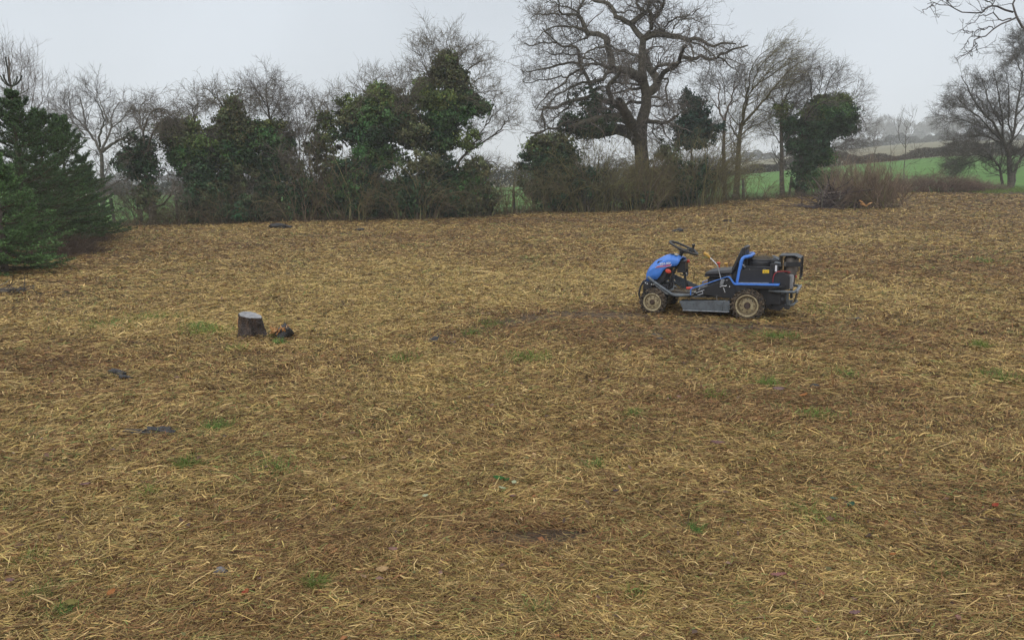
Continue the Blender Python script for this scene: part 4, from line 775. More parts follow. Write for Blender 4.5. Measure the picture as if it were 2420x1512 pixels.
# decal on the bonnet side: three slanted stripes and the printed model code
def bside(x): # y of bonnet side
    return np.interp(x, [.855, .95, 1.06, 1.14, 1.25], [.190, .200, .206, .208, .200])+.0045
def stripe(pts, mat_, name, par):
    bm = bmesh.new(); f_ = [bm.verts.new((x, float(bside(x))+dy, z)) for x, z, dy in pts]; g_ = [bm.verts.new((x, float(bside(x))+dy-.002, z)) for x, z, dy in pts]; n = len(f_)
    bm.faces.new(f_); bm.faces.new(g_[::-1])
    for i in range(n): bm.faces.new((f_[i], g_[i], g_[(i+1) % n], f_[(i+1) % n]))
    p = Part(); p.bm.free(); p.bm = bm; return p.build(name, mat_, par, smooth=False)
stripe([(1.170, .574, .001), (1.135, .603, -.001), (.948, .638, -.004), (.965, .606, 0)], MWH, 'decal_panel', bonnet)
stripe([(1.158, .579, .003), (1.150, .586, .0025), (.964, .616, .001), (.968, .609, .001)], MRD, 'decal_stripe', bonnet)
stripe([(1.146, .590, .003), (1.136, .598, .0025), (.958, .630, 0), (.962, .622, .0)], MRD, 'decal_stripe', bonnet)
stripe([(1.151, .5865, .0045), (1.1465, .590, .004), (.9615, .6215, .001), (.9635, .617, .001)], MB, 'decal_stripe', bonnet)
def text(body, size, M, mat_, name, par, ext=.0012):
    cu = bpy.data.curves.new(name, 'FONT'); cu.body = body; cu.size = size; cu.extrude = ext; cu.align_x = 'LEFT'; cu.offset = size*.02
    to = bpy.data.objects.new(name, cu); COL.objects.link(to); bpy.context.view_layer.update()
    me = bpy.data.meshes.new_from_object(to.evaluated_get(bpy.context.evaluated_depsgraph_get())); bpy.data.objects.remove(to)
    o = bpy.data.objects.new(name, me); COL.objects.link(o); me.materials.clear(); me.materials.append(mat_); me.transform(M); o.parent = par; return o
# text plane: reads left-to-right along -x, up along z, faces +y
TX = lambda x, y, z, rot: Matrix.Translation((x, y, z)) @ Matrix.Rotation(math.radians(rot), 4, 'Y') @ Matrix(((-1, 0, 0, 0), (0, 0, 1, 0), (0, 1, 0, 0), (0, 0, 0, 1)))
text('SRA-800', .034, TX(1.105, .211, .6185, 0) @ Matrix.Rotation(math.radians(7), 4, 'Z') @ Matrix(((1.15, .25, 0, 0), (0, 1, 0, 0), (0, 0, 1, 0), (0, 0, 0, 1))), MWH, 'printed_letters', bonnet, .0015)
r_ = Part(); r_.lathe([(-.012, .02), (.008, .032), (.018, .030), (.022, .018)], 0, 0, 0, k=16); o = r_.build('red_knob', MO, mower, bevel=.002); o.location = (.992, .205, .543); o.scale = (1.25, 1, .85); o.rotation_euler = (0, math.radians(-15), 0)
# dark works under the bonnet, column, dashboard, pedals
w = Part(); w.prism([(1.22, .46), (1.14, .66), (.95, .70), (.87, .66), (.90, .60), (1.0, .56), (1.05, .42), (1.1, .36), (1.22, .38)], -.17, .17); w.box(.80, .90, -.08, .12, .52, .665); w.box(.79, .84, -.11, .14, .655, .675)
w.tube([(1.0, .14, .55), (1.05, .15, .44), (1.12, .16, .38)], .012, 6); w.tube([(.98, .12, .60), (.94, .13, .45), (.98, .14, .31)], .014, 6); w.tube([(.90, .08, .64), (.97, .10, .45), (1.02, .1, .33)], .018, 6); w.tube([(.90, -.1, .6), (.84, -.12, .42), (.80, -.13, .30)], .012, 6); w.tube([(.88, -.05, .6), (.82, -.02, .48), (.80, 0, .33)], .012, 6)
w.box(.78, .80, .0, .03, .47, .56); w.tube([(.86, .12, .53), (.78, .12, .53)], .008, 6); w.tube([(.86, .12, .5), (.80, .12, .49), (.79, .12, .46)], .01, 6)
w.build('dashboard', MK, mower, bevel=.004)
k_ = Part(); k_.box(.772, .776, .10, .125, .47, .50); k_.tube([(.79, .11, .53), (.775, .11, .505)], .005, 6); k_.build('ignition_key', MCH, mower)
co = Part(); co.tube([(.925, 0, .64), (.905, 0, .68), (.875, 0, .77)], [.026, .024, .022], 12); co.lathe([(0, .032), (.03, .034), (.045, .02)], .872, 0, .755, axis='z', k=14); co.build('steering_column', MK, mower)
sw = Part(); tl_ = math.radians(23.6); C_ = Vector((.852, 0, .828)); ux = Vector((math.cos(tl_), 0, math.sin(tl_))); uy = Vector((0, 1, 0)); un = ux.cross(uy)
sw.tube([C_+ux*(.19*math.cos(a))+uy*(.19*math.sin(a)) for a in [i*2*math.pi/40 for i in range(40)]], .0155, 10, closed=True)
hub = C_+Vector((.014, 0, -.035))
for a in (.2, 2.3, 4.4): sw.tube([C_+ux*(.185*math.cos(a))+uy*(.185*math.sin(a)), hub+(C_-hub)*.4+ux*(.10*math.cos(a))+uy*(.10*math.sin(a)), hub], [.011, .014, .022], 8)
st = sw.build('steering_wheel', paint('wheel_rubber', (.03, .029, .027), (.04, .037, .033), .55, 9, amount=.3), mower)
kn = Part(); kb = C_-ux*.115+Vector((0, .03, .012)); kn.tube([kb-ux*.0+uy*-.04, kb+uy*.04], .026, 8); kn.prism([(.78, .80), (.69, .775), (.70, .805), (.735, .835), (.765, .83)], -.02, .055); kn.tube([(.728, .02, .82), (.724, .02, .85), (.722, .02, .868), (.720, .02, .885)], [.017, .013, .024, .018], 10); kn.build('spinner_knob', MK, st, bevel=.003)
for nm, pts, r, mt in (('throttle_lever', [(.85, .02, .642), (.80, .02, .658), (.765, .02, .668)], [.012, .016, .021], MO), ('height_lever_grip', [(.725, .345, .353), (.65, .345, .362)], [.017, .014], MO)):
    q = Part(); q.tube(pts, r, 10); q.build(nm, mt, mower, bevel=.002)
# blue fender line, deck edge and hoop
def fender(s_):
    f = Part(); y0, y1 = (.355, .40) if s_ > 0 else (-.40, -.355)
    f.prism([(.668, .275), (.656, .275), (.655, .352), (.230, .521), (.200, .515), (.145, .432), (.128, .446), (.195, .532), (.232, .530), (.664, .359)], y0+(.022 if s_ > 0 else 0), y1-(0 if s_ > 0 else .022))
    f.prism([(.150, .446), (.128, .430), (-.38, .448), (-.38, .462)], .26*s_ if s_ > 0 else -.40, .405*s_ if s_ > 0 else -.26); return f.build('fender', MB, mower, bevel=.003)
fender(1); fender(-1)
h = Part(); h.tube([(.122, .27, .44), (.100, .27, .60), (.084, .27, .71), (.073, .265, .742), (.050, .255, .762), (.015, .23, .768), (-.005, .15, .768), (-.005, 0, .768), (-.005, -.15, .768), (.015, -.23, .768), (.050, -.255, .762), (.073, -.265, .742), (.084, -.27, .71), (.122, -.27, .44)], .021, 12)
h.build('rear_hoop', MB, mower)
# seat
s = Part(); N_ = 9
def seatloft(prof, wf, zf):
    pass
def loft(rows, name, mat_, par, ss=1, crease=False):
    bm = bmesh.new(); R_ = [[bm.verts.new(v) for v in r] for r in rows]
    for a, b in zip(R_[:-1], R_[1:]):
        for j in range(len(a)): bm.faces.new((a[j], a[(j+1) % len(a)], b[(j+1) % len(b)], b[j]))
    bm.faces.new(R_[0]); bm.faces.new(R_[-1][::-1]); p = Part(); p.bm.free(); p.bm = bm; return p.build(name, mat_, par, subsurf=ss)
rows = []
for x, zb, zt, w in ((.545, .495, .520, .15), (.535, .485, .545, .19), (.50, .483, .568, .205), (.44, .485, .585, .21), (.36, .49, .592, .213), (.28, .50, .60, .213), (.20, .515, .61, .21), (.16, .53, .60, .2)):
    rows.append([(x, w*a, zb+(zt-zb)*b) for a, b in ((1, .1), (1.03, .5), (.97, .9), (.6, .96), (0, .9), (-.6, .96), (-.97, .9), (-1.03, .5), (-1, .1), (0, 0))])
seat = loft(rows, 'seat', MS, mower, 2)
rows = []
for x, z, th, w in ((.21, .545, .05, .20), (.195, .60, .06, .212), (.165, .68, .055, .212), (.135, .76, .05, .205), (.105, .83, .042, .19), (.085, .872, .035, .165), (.075, .888, .025, .13)):
    rows.append([(x-(0 if abs(a) > .8 else .018)-(0 if b > 0 else th), w*a, z) for a, b in ((-1, 1), (-.85, 1), (-.5, 1), (0, 1), (.5, 1), (.85, 1), (1, 1), (1.02, 0), (.6, 0), (0, 0), (-.6, 0), (-1.02, 0))])
loft(rows, 'backrest', MS, mower, 2)
sh_ = Part(); sh_.tube([(.53, .205, .50), (.36, .222, .502), (.22, .222, .53), (.17, .22, .62), (.12, .212, .78), (.09, .18, .868)], .009, 6); sh_.tube([(.53, -.205, .50), (.36, -.222, .502), (.22, -.222, .53), (.17, -.22, .62), (.12, -.212, .78), (.09, -.18, .868)], .009, 6); sh_.prism([(.20, .52), (.21, .60), (.10, .86), (.055, .875), (.055, .60), (.08, .46), (.20, .46)], -.19, .19)
sh_.build('seat_shell', MK, mower, bevel=.006)
# levers
lv_ = Part(); lv_.tube([(.46, .31, .745), (.41, .31, .70), (.372, .31, .662), (.358, .31, .635), (.318, .31, .50), (.295, .31, .43)], .0075, 8); lv_.tube([(.27, .37, .39), (.246, .37, .33)], .008, 8)
lever = lv_.build('blade_lever', MCH, mower)
q = Part(); q.tube([(.455, .31, .742), (.49, .31, .775), (.535, .31, .80)], [.013, .019, .021], 10); q.build('lever_grip', MY, lever, bevel=.002)
q = Part(); q.box(-.022, .022, -.008, .008, -.042, .042); o = q.build('lever_plate', MGL, mower, bevel=.012); o.location = (.285, .385, .455); o.rotation_euler = (0, math.radians(-14), 0)
q = Part(); q.tube([(.31, .385, .398), (.26, .385, .412), (.235, .385, .408)], .006, 6); q.tube([(.60, .36, .30), (.50, .36, .345)], .006, 6); q.tube([(.58, .36, .275), (.52, .36, .295), (.515, .36, .31), (.53, .36, .315)], .005, 6); q.tube([(.345, .36, .29), (.345, .36, .22)], .006, 6); q.box(.47, .50, .36, .366, .40, .425); q.each('linkage_rod', MCH, mower)
q = Part()
for x_, z_ in ((.235, .475), (.24, .47-.06), (.20, .40), (.56, .36), (.57, .345), (.62, .31)): q.lathe([(0, .008), (.008, .008), (.01, .004)], x_, .345, z_, k=8)
q.each('bolt', MCH, mower)
for nm, x_, z_, mt in (('red_lever', .45, .617, MO), ('orange_lever', .352, .614, MY)):
    q = Part(); q.tube([(x_-.02, -.30, z_-.10), (x_-.01, -.30, z_-.03), (x_, -.30, z_)], [.006, .009, .012], 8); q.lathe([(-.012, .014), (-.004, .026), (.01, .026), (.018, .012)], x_+.002, -.30, z_, axis='z', k=12); q.build(nm, mt, mower, bevel=.002)
# side plate, engine, fan, stickers
p = Part(); p.prism([(.108, .612), (-.288, .628), (-.292, .455), (.112, .440)], .272, .284); p.prism([(.108, .612), (-.288, .628), (-.292, .455), (.112, .440)], -.284, -.272); pl = p.each('engine_side_plate', MK, mower, bevel=.003)[0]
p = Part(); p.prism([(.10, .445), (.10, .452), (-.25, .468), (-.25, .461)], .284, .290); p.build('plate_lip', MGL, pl)
b_ = Part()
for x_, z_ in ((.095, .59), (.105, .475), (-.02, .62)): b_.lathe([(0, .006), (.006, .006)], x_, .285, z_, k=8)
b_.each('screw', MCH, pl)
p = Part(); p.prism([(-.172, .618), (-.247, .621), (-.248, .580), (-.173, .577)], .284, .287); stk = p.build('warning_sticker', MYS, pl, bevel=.0008)
p = Part(); p.prism([(-.185, .592), (-.192, .605), (-.199, .592)], .287, .2882); p.tube([(-.205, .288, .594), (-.22, .288, .597), (-.235, .288, .604)], .0018, 5); p.box(-.236, -.184, .287, .288, .586, .588); p.each('sticker_mark', MK, stk)
p = Part(); p.tube(arc((-.195, .62), .014, 0, 180, 8, .286), .003, 6); p.build('sticker_loop', MGL, pl)
e_ = Part(); e_.lathe([(-.10, .17), (-.02, .185), (.03, .19), (.055, .185), (.06, .17)], -.12, 0, .655, axis='z', k=36); e_.box(-.31, .05, -.2, .2, .45, .65); e_.box(-.36, -.26, -.16, .18, .50, .70); e_.box(-.35, -.25, .12, .23, .45, .69)
e_.prism([(-.25, .74), (-.31, .735), (-.36, .705), (-.36, .69), (-.25, .70)], -.12, .18); e_.tube([(-.30, .20, .66), (-.38, .20, .67)], .03, 12); e_.box(.02, .06, -.15, .15, .62, .78)
eng = e_.build('engine', MK, mower, bevel=.008)
fs = Part(); fs.lathe([(-.012, .165), (.0, .168), (.008, .160), (.012, .135), (.03, .11), (.042, .05), (.045, .0)], -.12, 0, .725, axis='z', k=36)
fs.build('fan_screen', paint('dusty_screen', (.05, .043, .034), (.03, .027, .023), .9, 40, amount=1.0, dirt=(.14, .10, .05)), eng)
clippings('screen_clippings', -.24, -.0, -.10, .12, lambda x, y: .755, 60, ln=(.02, .08))
fr = Part(); fr.tube([(-.12+.168*math.cos(a), .168*math.sin(a), .722) for a in [i*2*math.pi/36 for i in range(36)]], .009, 8, closed=True); fr.build('fan_rim', MK, eng)
p = Part(); p.tube([(-.30, .232, .706), (-.37, .232, .702)], .012, 8); p.tube([(-.25, .0, .765), (-.31, .05, .75), (-.36, .05, .73)], .014, 8); p.tube([(-.28, .1, .75), (-.35, .16, .735)], .012, 8); p.each('engine_hose', MG, eng)
p = Part(); p.box(-.332, -.308, .2305, .2335, .60, .675); p.build('white_label', MWH, eng)
p = Part(); p.lathe([(0, .012), (.03, .010)], .05, .20, .64, k=8); p.tube([(.075, .24, .665), (.055, .24, .655)], .012, 8); p.each('fuel_tap', MGL, eng)
# battery box, battery, cables
p = Part(); p.prism([(-.295, .385), (-.295, .56), (-.33, .595), (-.40, .598), (-.47, .565), (-.485, .54), (-.485, .39)], .17, .262); bx = p.build('battery_box', MK, mower, bevel=.005)
p = Part(); p.box(-.515, -.35, .03, .165, .385, .56); p.build('battery', MBT, mower, bevel=.006)
p = Part(); p.box(-.5185, -.5155, .06, .14, .47, .55); p.build('battery_label', MWH, mower)
p = Part(); p.tube([(-.295, .27, .47), (-.297, .272, .53), (-.31, .272, .575), (-.345, .268, .603), (-.39, .24, .605), (-.44, .17, .60), (-.47, .12, .585)], .006, 8); p.build('red_cable', paint('red_cable', (.42, .05, .06), (.35, .04, .05), .4), mower)
p = Part(); p.tube([(-.445, .13, .585), (-.50, .11, .59)], .018, 8); p.tube([(-.475, .12, .585), (-.475, .12, .612)], .014, 8); p.tube([(-.50, .10, .59), (-.53, .08, .56), (-.55, .08, .52)], .01, 6); p.build('red_terminal', paint('red_terminal', (.42, .04, .05), (.3, .03, .04), .4), mower, bevel=.002)
# exhaust guard
p = Part(); p.tube([(-.345, .17, .775), (-.52, .17, .785)], .001, 4)
p.box(-.36, -.345, -.17, .17, .60, .79); p.prism([(-.345, .780), (-.345, .790), (-.52, .796), (-.59, .765), (-.59, .755), (-.52, .786)], -.18, .18); p.box(-.60, -.588, .165, .18, .51, .765); p.box(-.60, -.588, -.18, -.165, .51, .765); p.box(-.60, -.588, -.18, .18, .51, .53)
p.box(-.60, -.590, -.17, -.13, .53, .76); p.tube([(-.594, 0, .53), (-.594, 0, .77)], .005, 6); p.build('exhaust_guard', MK, mower, bevel=.002)
p = Part(); p.prism([(-.40, .665), (-.40, .715), (-.59, .72), (-.59, .66)], .172, .18); gb = p.build('guard_band', MK, mower, bevel=.002)
p = Part(); p.lathe([(0, .007), (.006, .007)], -.415, .18, .70, k=8); p.lathe([(0, .007), (.006, .007)], -.415, .18, .675, k=8); p.each('bolt', MCH, gb)
p = Part(); p.lathe([(-.24, .05), (-.23, .075), (-.02, .078), (0, .07), (.004, .0)], -.47, .06, .77, axis='z', k=24); p.lathe([(-.13, .035), (0, .035)], -.50, .08, .56, axis='z', k=16); p.box(-.55, -.42, -.12, .02, .58, .74); p.build('muffler', MMU, mower, bevel=.006)
# rear bumper, towing plate, tubes
p = Part(); p.tube([(-.26, .335, .375), (-.50, .335, .372), (-.545, .32, .372), (-.562, .28, .372), (-.565, 0, .372), (-.562, -.28, .372), (-.545, -.32, .372), (-.50, -.335, .372), (-.26, -.335, .375)], .017, 10)
p.tube([(-.47, .26, .37), (-.472, .26, .28), (-.478, .25, .22), (-.49, .22, .19), (-.53, .10, .19), (-.545, -.20, .20)], .017, 10); p.tube([(-.47, -.26, .37), (-.478, -.25, .22)], .017, 10); p.build('rear_bumper', MG, mower)
p = Part(); p.box(-.59, -.575, -.30, .30, .355, .392); p.build('bumper_plate', MGL, mower, bevel=.003)
p = Part(); p.prism([(-.575, .36), (-.565, .36), (-.535, .22), (-.545, .22)], -.26, .16); p.box(-.5, -.44, -.24, .24, .15, .20); p.build('rear_skirt', MK, mower, bevel=.003)
p = Part(); p.lathe([(-.01, .014), (.01, .014)], -.555, -.05, .205, axis='z', k=8); p.lathe([(-.01, .014), (.01, .014)], -.555, -.12, .21, axis='z', k=8); p.each('bolt', MCH, mower)

# ================================================================ things lying and standing on the ground
def fbm(x, y, s, seed=0):
    r = np.random.default_rng(seed+11); o = 0; a = 1; tot = 0
    for k in range(5):
        for _ in range(3):
            th = r.uniform(0, 6.28); ph = r.uniform(0, 6.28); f = s*(2**k)*r.uniform(.7, 1.3)
            o = o+a*np.sin((x*math.cos(th)+y*math.sin(th))*f+ph+1.3*np.sin((x*math.sin(th)-y*math.cos(th))*f*.6+ph*2)); tot += a*.5
        a *= .62
    return o/tot/1.6
M_WOOD = mat_mix('cut_wood', [(.36, (.10, .10, .10)), (.5, (.22, .215, .22)), (.64, (.30, .285, .27))], scale=12, rough=.35, spec=.6, stretch=(1, 1, 6), bump=.3, bscale=70, bdist=.004)
M_RAW = mat_mix('raw_wood', [(.3, (.28, .10, .03)), (.5, (.50, .26, .10)), (.7, (.62, .42, .22))], scale=22, rough=.7, bump=.6, bscale=60, bdist=.01)
M_WETBARK = mat_mix('wet_bark', [(.3, (.012, .008, .006)), (.5, (.035, .021, .014)), (.72, (.10, .055, .03))], scale=16, rough=.55, spec=.5, stretch=(1, 1, .35), bump=1, bscale=45, bdist=.02)
M_CLOD = mat_mix('black_soil', [(.3, (.010, .010, .011)), (.6, (.03, .028, .028))], scale=20, rough=.5, spec=.5, bump=1, bscale=50, bdist=.015)
M_STONE = mat_mix('stone', [(.3, (.06, .06, .068)), (.6, (.15, .15, .165))], scale=14, rough=.45, spec=.6, bump=.5, bscale=40, bdist=.006)
M_POST = mat_mix('fence_wood', [(.3, (.06, .055, .04)), (.6, (.14, .13, .10))], scale=9, rough=.9, bump=.6)
M_WIRE = mat_mix('wire', [(.3, (.10, .09, .08)), (.6, (.20, .19, .18))], scale=5, rough=.6, metallic=.5, bump=0)
def lump(name, label, cat, px, py, dims, mat, nz=.25, rot=0, sink=.2, seed=0, parent=None, group=None, tilt=0, seg=4):
    P = gp(px, py); bm = bmesh.new(); bmesh.ops.create_icosphere(bm, subdivisions=seg, radius=1)
    r = np.random.default_rng(seed+5)
    ks = [(r.normal(size=3)*f, r.uniform(0, 6), a) for f, a in ((1.6, 1), (1.9, 1), (3.2, .6), (4, .5), (7, .35), (8, .3), (14, .2), (15, .16))]
    for v in bm.verts:
        c = np.array(v.co); d = sum(a*math.sin(float(k@c)+p) for k, p, a in ks)*nz*.5; v.co *= 1+d
        v.co = Vector((v.co.x*dims[0]/2, v.co.y*dims[1]/2, v.co.z*dims[2]/2))
    me = bpy.data.meshes.new(name); bm.to_mesh(me); bm.free()
    for p in me.polygons: p.use_smooth = True
    o = bpy.data.objects.new(name, me); COL.objects.link(o); me.materials.append(mat)
    o.location = (P.x, P.y, P.z+dims[2]*(.5-sink)); o.rotation_euler = (0, tilt, rot); tag(o, label, cat, group); return o
# --- the stump
P0 = gp(594, 797)
def stump(name, label, P0, R, H, tilt, cutmat, seed=3):
    root = tag(empty(name, P0), label, 'tree stump'); r = np.random.default_rng(seed)
    bm = bmesh.new(); K = 56; NR = 16; rings = []
    ph = r.uniform(0, 6.28, 8)
    for i in range(NR):
        t = i/(NR-1); row = []
        for j in range(K):
            a = 2*math.pi*j/K; rad = R*(1+.10*math.sin(2*a+ph[0])+.06*math.sin(3*a+ph[1])+.035*math.sin(9*a+ph[2]+t*3)+.02*math.sin(17*a+ph[3])+.03*math.sin(t*11+a*2))
            rad *= 1+.46*(1-t)**2.2*(1+.7*math.sin(3*a+ph[4])+.3*math.sin(5*a+ph[5])); rad *= 1+r.normal(0, .022)
            z = t*H; x, y = rad*math.cos(a), rad*math.sin(a); z += t*(x*tilt[0]+y*tilt[1]); row.append(bm.verts.new((P0.x+x, P0.y+y, P0.z-.03+z)))
        rings.append(row)
    for A, B_ in zip(rings[:-1], rings[1:]):
        for j in range(K): bm.faces.new((A[j], A[(j+1) % K], B_[(j+1) % K], B_[j]))
    top = [v.co.copy() for v in rings[-1]]
    p = Part(); p.bm.free(); p.bm = bm; bark = p.build('bark', M_WETBARK, None); bark.parent = root; bark.matrix_parent_inverse = Matrix.Translation(root.location).inverted()
    bm = bmesh.new(); c = sum(top, Vector())/K; rr = []
    for f, dz in ((.99, -.004), (.97, .004), (.6, .003), (.3, .005)): rr.append([bm.verts.new(c+(v-c)*f+Vector((0, 0, dz))) for v in top])
    for A, B_ in zip(rr[:-1], rr[1:]):
        for j in range(K): bm.faces.new((A[j], A[(j+1) % K], B_[(j+1) % K], B_[j]))
    bm.faces.new(rr[-1])
    p = Part(); p.bm.free(); p.bm = bm; f = p.build('cut_face', cutmat, None); f.parent = root; f.matrix_parent_inverse = Matrix.Translation(root.location).inverted()
    return root, c
sr, sc_ = stump('tree_stump', 'sawn tree stump with dark wet bark and pale grey top', P0, .110, .275, (-.26, .10), M_WOOD)
o = Part()
for k in range(14):
    a = math.pi*.98+random.uniform(-.22, .28); z = random.uniform(.12, .20); r_ = .130; o.tube([(P0.x+r_*math.cos(a), P0.y+r_*math.sin(a)*.9, P0.z+z-.03), (P0.x+(r_+.006)*math.cos(a), P0.y+(r_+.006)*math.sin(a)*.9, P0.z+z), (P0.x+r_*math.cos(a), P0.y+r_*math.sin(a)*.9, P0.z+z+.035)], [.004, .011, .003], 5)
q = o.build('torn_bark', M_RAW, sr); q.matrix_parent_inverse = Matrix.Translation(sr.location).inverted()
# --- the broken piece beside it
P1 = gp(668, 803)
br_ = tag(empty('wood_chunk', P1), 'short broken chunk of wood with orange splinters, right of the sawn stump', 'wood chunk')
bm = bmesh.new(); K = 30; rings = []; r = np.random.default_rng(9); ax = Vector((.62, .25, .55)).normalized(); a1 = ax.cross(Vector((0, 0, 1))).normalized(); a2 = ax.cross(a1)
for i in range(9):
    t = i/8; rings.append([bm.verts.new(P1+Vector((-.0, 0, .065))-ax*.06+ax*(t*.16)+(a1*math.cos(a)+a2*math.sin(a))*.078*(1+.16*math.sin(2*a+1)+.08*math.sin(5*a+t*3)+r.normal(0, .03))*(1 if i else .75)) for a in (2*math.pi*j/K for j in range(K))])
for A, B_ in zip(rings[:-1], rings[1:]):
    for j in range(K): bm.faces.new((A[j], A[(j+1) % K], B_[(j+1) % K], B_[j]))
bm.faces.new(rings[0][::-1]); bm.faces.new(rings[-1]); p = Part(); p.bm.free(); p.bm = bm; q = p.build('bark', M_CLOD, br_); q.matrix_parent_inverse = Matrix.Translation(br_.location).inverted()
o = Part(); base = P1+Vector((-.02, -.05, .095))
for k in range(70):
    b = base+Vector((random.uniform(-.10, .10), random.uniform(-.02, .06), random.uniform(-.03, .035))); d = Vector((random.gauss(.1, .35), random.gauss(-.3, .3), random.uniform(.3, 1))).normalized()*random.uniform(.02, .055)
    o.tube([b, b+d*.5+Vector((random.gauss(0, .003),)*3), b+d], [.009, .008, .0015], 5)
q = o.build('splinters', M_RAW, br_); q.matrix_parent_inverse = Matrix.Translation(br_.location).inverted()
lump('moss_tuft', 'mossy brown-green tuft between the stump and the broken chunk', 'moss tuft', 645, 800, (.09, .10, .12), mat_mix('moss', [(.3, (.05, .045, .015)), (.6, (.14, .12, .035))], scale=40, bump=1, bscale=90), .4, seed=2)
# --- small dark lumps
lump('soil_clod', 'black soil clod lying on straw midway between stump and mower, the larger', 'soil clod', 1022, 811, (.10, .08, .075), M_CLOD, .5, seed=1)
lump('soil_clod', 'smaller black clod just behind the larger one between stump and mower', 'soil clod', 1036, 794, (.065, .05, .03), M_CLOD, .5, seed=2)
lump('soil_clod', 'flat black clod in front of the mower front wheel', 'soil clod', 1550, 796, (.20, .09, .035), M_CLOD, .5, seed=3, rot=-.3)
lump('soil_clod', 'thin grey-black clod directly under the previous flat clod, front wheel side', 'soil clod', 1572, 805, (.16, .07, .03), M_CLOD, .5, seed=13, rot=-.2)
lump('bark_piece', 'flat dark bark piece lying right of the mower rear wheel', 'bark', 2010, 757, (.20, .10, .035), M_CLOD, .45, seed=4)
lump('soil_clod', 'round dark clod beside the upright twin stalks on the right', 'soil clod', 1927, 920, (.10, .07, .055), M_CLOD, .45, seed=5)
lump('bark_piece', 'twisted black bark piece on straw at the left, behind the long black ones', 'bark', 276, 888, (.12, .08, .05), M_CLOD, .7, seed=6, rot=-.3)
lump('bark_piece', 'short black bark piece touching the twisted one on its right', 'bark', 296, 898, (.10, .07, .05), M_CLOD, .6, seed=7, rot=-.7)
lump('bark_piece', 'left one of two long wet black bark pieces in line', 'bark', 324, 1027, (.20, .07, .04), M_CLOD, .5, seed=8, rot=.1)
lump('bark_piece', 'right and thicker one of two long wet black bark pieces in line', 'bark', 379, 1025, (.24, .075, .055), M_CLOD, .45, seed=9, rot=-.05)
lump('mole_hill', 'low dark soil heap near the hedge, below the slim ivy post', 'soil heap', 661, 540, (.80, .5, .20), M_CLOD, .3, seed=10)
lump('soil_clod', 'tiny dark clod near the hedge below the olive domed ivy tree', 'soil clod', 850, 545, (.22, .15, .10), M_CLOD, .4, seed=11)
lump('soil_clod', 'dark clod on straw behind the mower steering wheel', 'soil clod', 1602, 549, (.30, .2, .12), M_CLOD, .4, seed=12)
lump('stone', 'smooth bluish grey stone in the left foreground', 'stone', 521, 1362, (.062, .05, .048), M_STONE, .14, seed=3, sink=.1)
lump('wood_chip', 'pale flat wood chip half buried at the left edge', 'wood chip', 35, 1319, (.07, .05, .02), M_RAW, .5, seed=4)
lump('pebble', 'small pinkish pebble in the left foreground above the grey stone', 'pebble', 468, 1225, (.030, .022, .014), mat_mix('pink_stone', [(.3, (.22, .13, .11)), (.6, (.36, .26, .24))], scale=30), .15, seed=5)
lump('grass_mound', 'dry grass mound with a green flank at the hedge foot, right of the oak', 'grass mound', 1580, 489, (1.0, .5, .45), mat_mix('green_mound', [(.35, (.10, .19, .04)), (.6, (.17, .22, .07))], scale=4, bump=1, bscale=20), .3, seed=6)
P2_ = gp(1718, 524); stump('tree_stump', 'low dark stump far off on the mown straw behind the mower seat', P2_, .16, .09, (.1, -.1), M_CLOD, seed=5)
# --- fallen leaves that stand out
def leaf(label, px, py, L, Wd, col, rot, curl=.3, lift=.02, grp=None):
    P = gp(px, py); m = mat_mix('dead_leaf', [(.35, tuple(c*.75 for c in col)), (.65, col)], scale=60, rough=.65, spec=.15, bump=.4, bscale=150, bdist=.003)
    bm = bmesh.new(); N = 9; rows = []
    for i in range(N):
        t = i/(N-1); w = math.sin(math.pi*min(max(t, .02), .98))**.7*Wd/2*(1-.2*t); rows.append([bm.verts.new(((t-.5)*L, w*a, curl*L*(abs(a)**2*.35+(t-.5)**2*.8)+.002*math.sin(t*20+a*4))) for a in (-1, -.5, 0, .5, 1)])
    for A, B_ in zip(rows[:-1], rows[1:]):
        for j in range(4): bm.faces.new((A[j], A[j+1], B_[j+1], B_[j]))
    me = bpy.data.meshes.new('fallen_leaf'); bm.to_mesh(me); bm.free()
    for p in me.polygons: p.use_smooth = True
    o = bpy.data.objects.new('fallen_leaf', me); COL.objects.link(o); me.materials.append(m); o.location = (P.x, P.y, P.z+lift+.022); o.rotation_euler = (random.uniform(-.3, .1)+.25, random.uniform(-.2, .2), rot)
    s = o.modifiers.new('s', 'SOLIDIFY'); s.thickness = .0008; tag(o, label, 'leaf', 'fallen leaves standing out on the straw'); return o
MV, OR, RD, TN, GN, PG, DG = (.19, .11, .10), (.36, .15, .05), (.30, .06, .03), (.42, .28, .14), (.04, .12, .03), (.42, .45, .28), (.035, .08, .05)
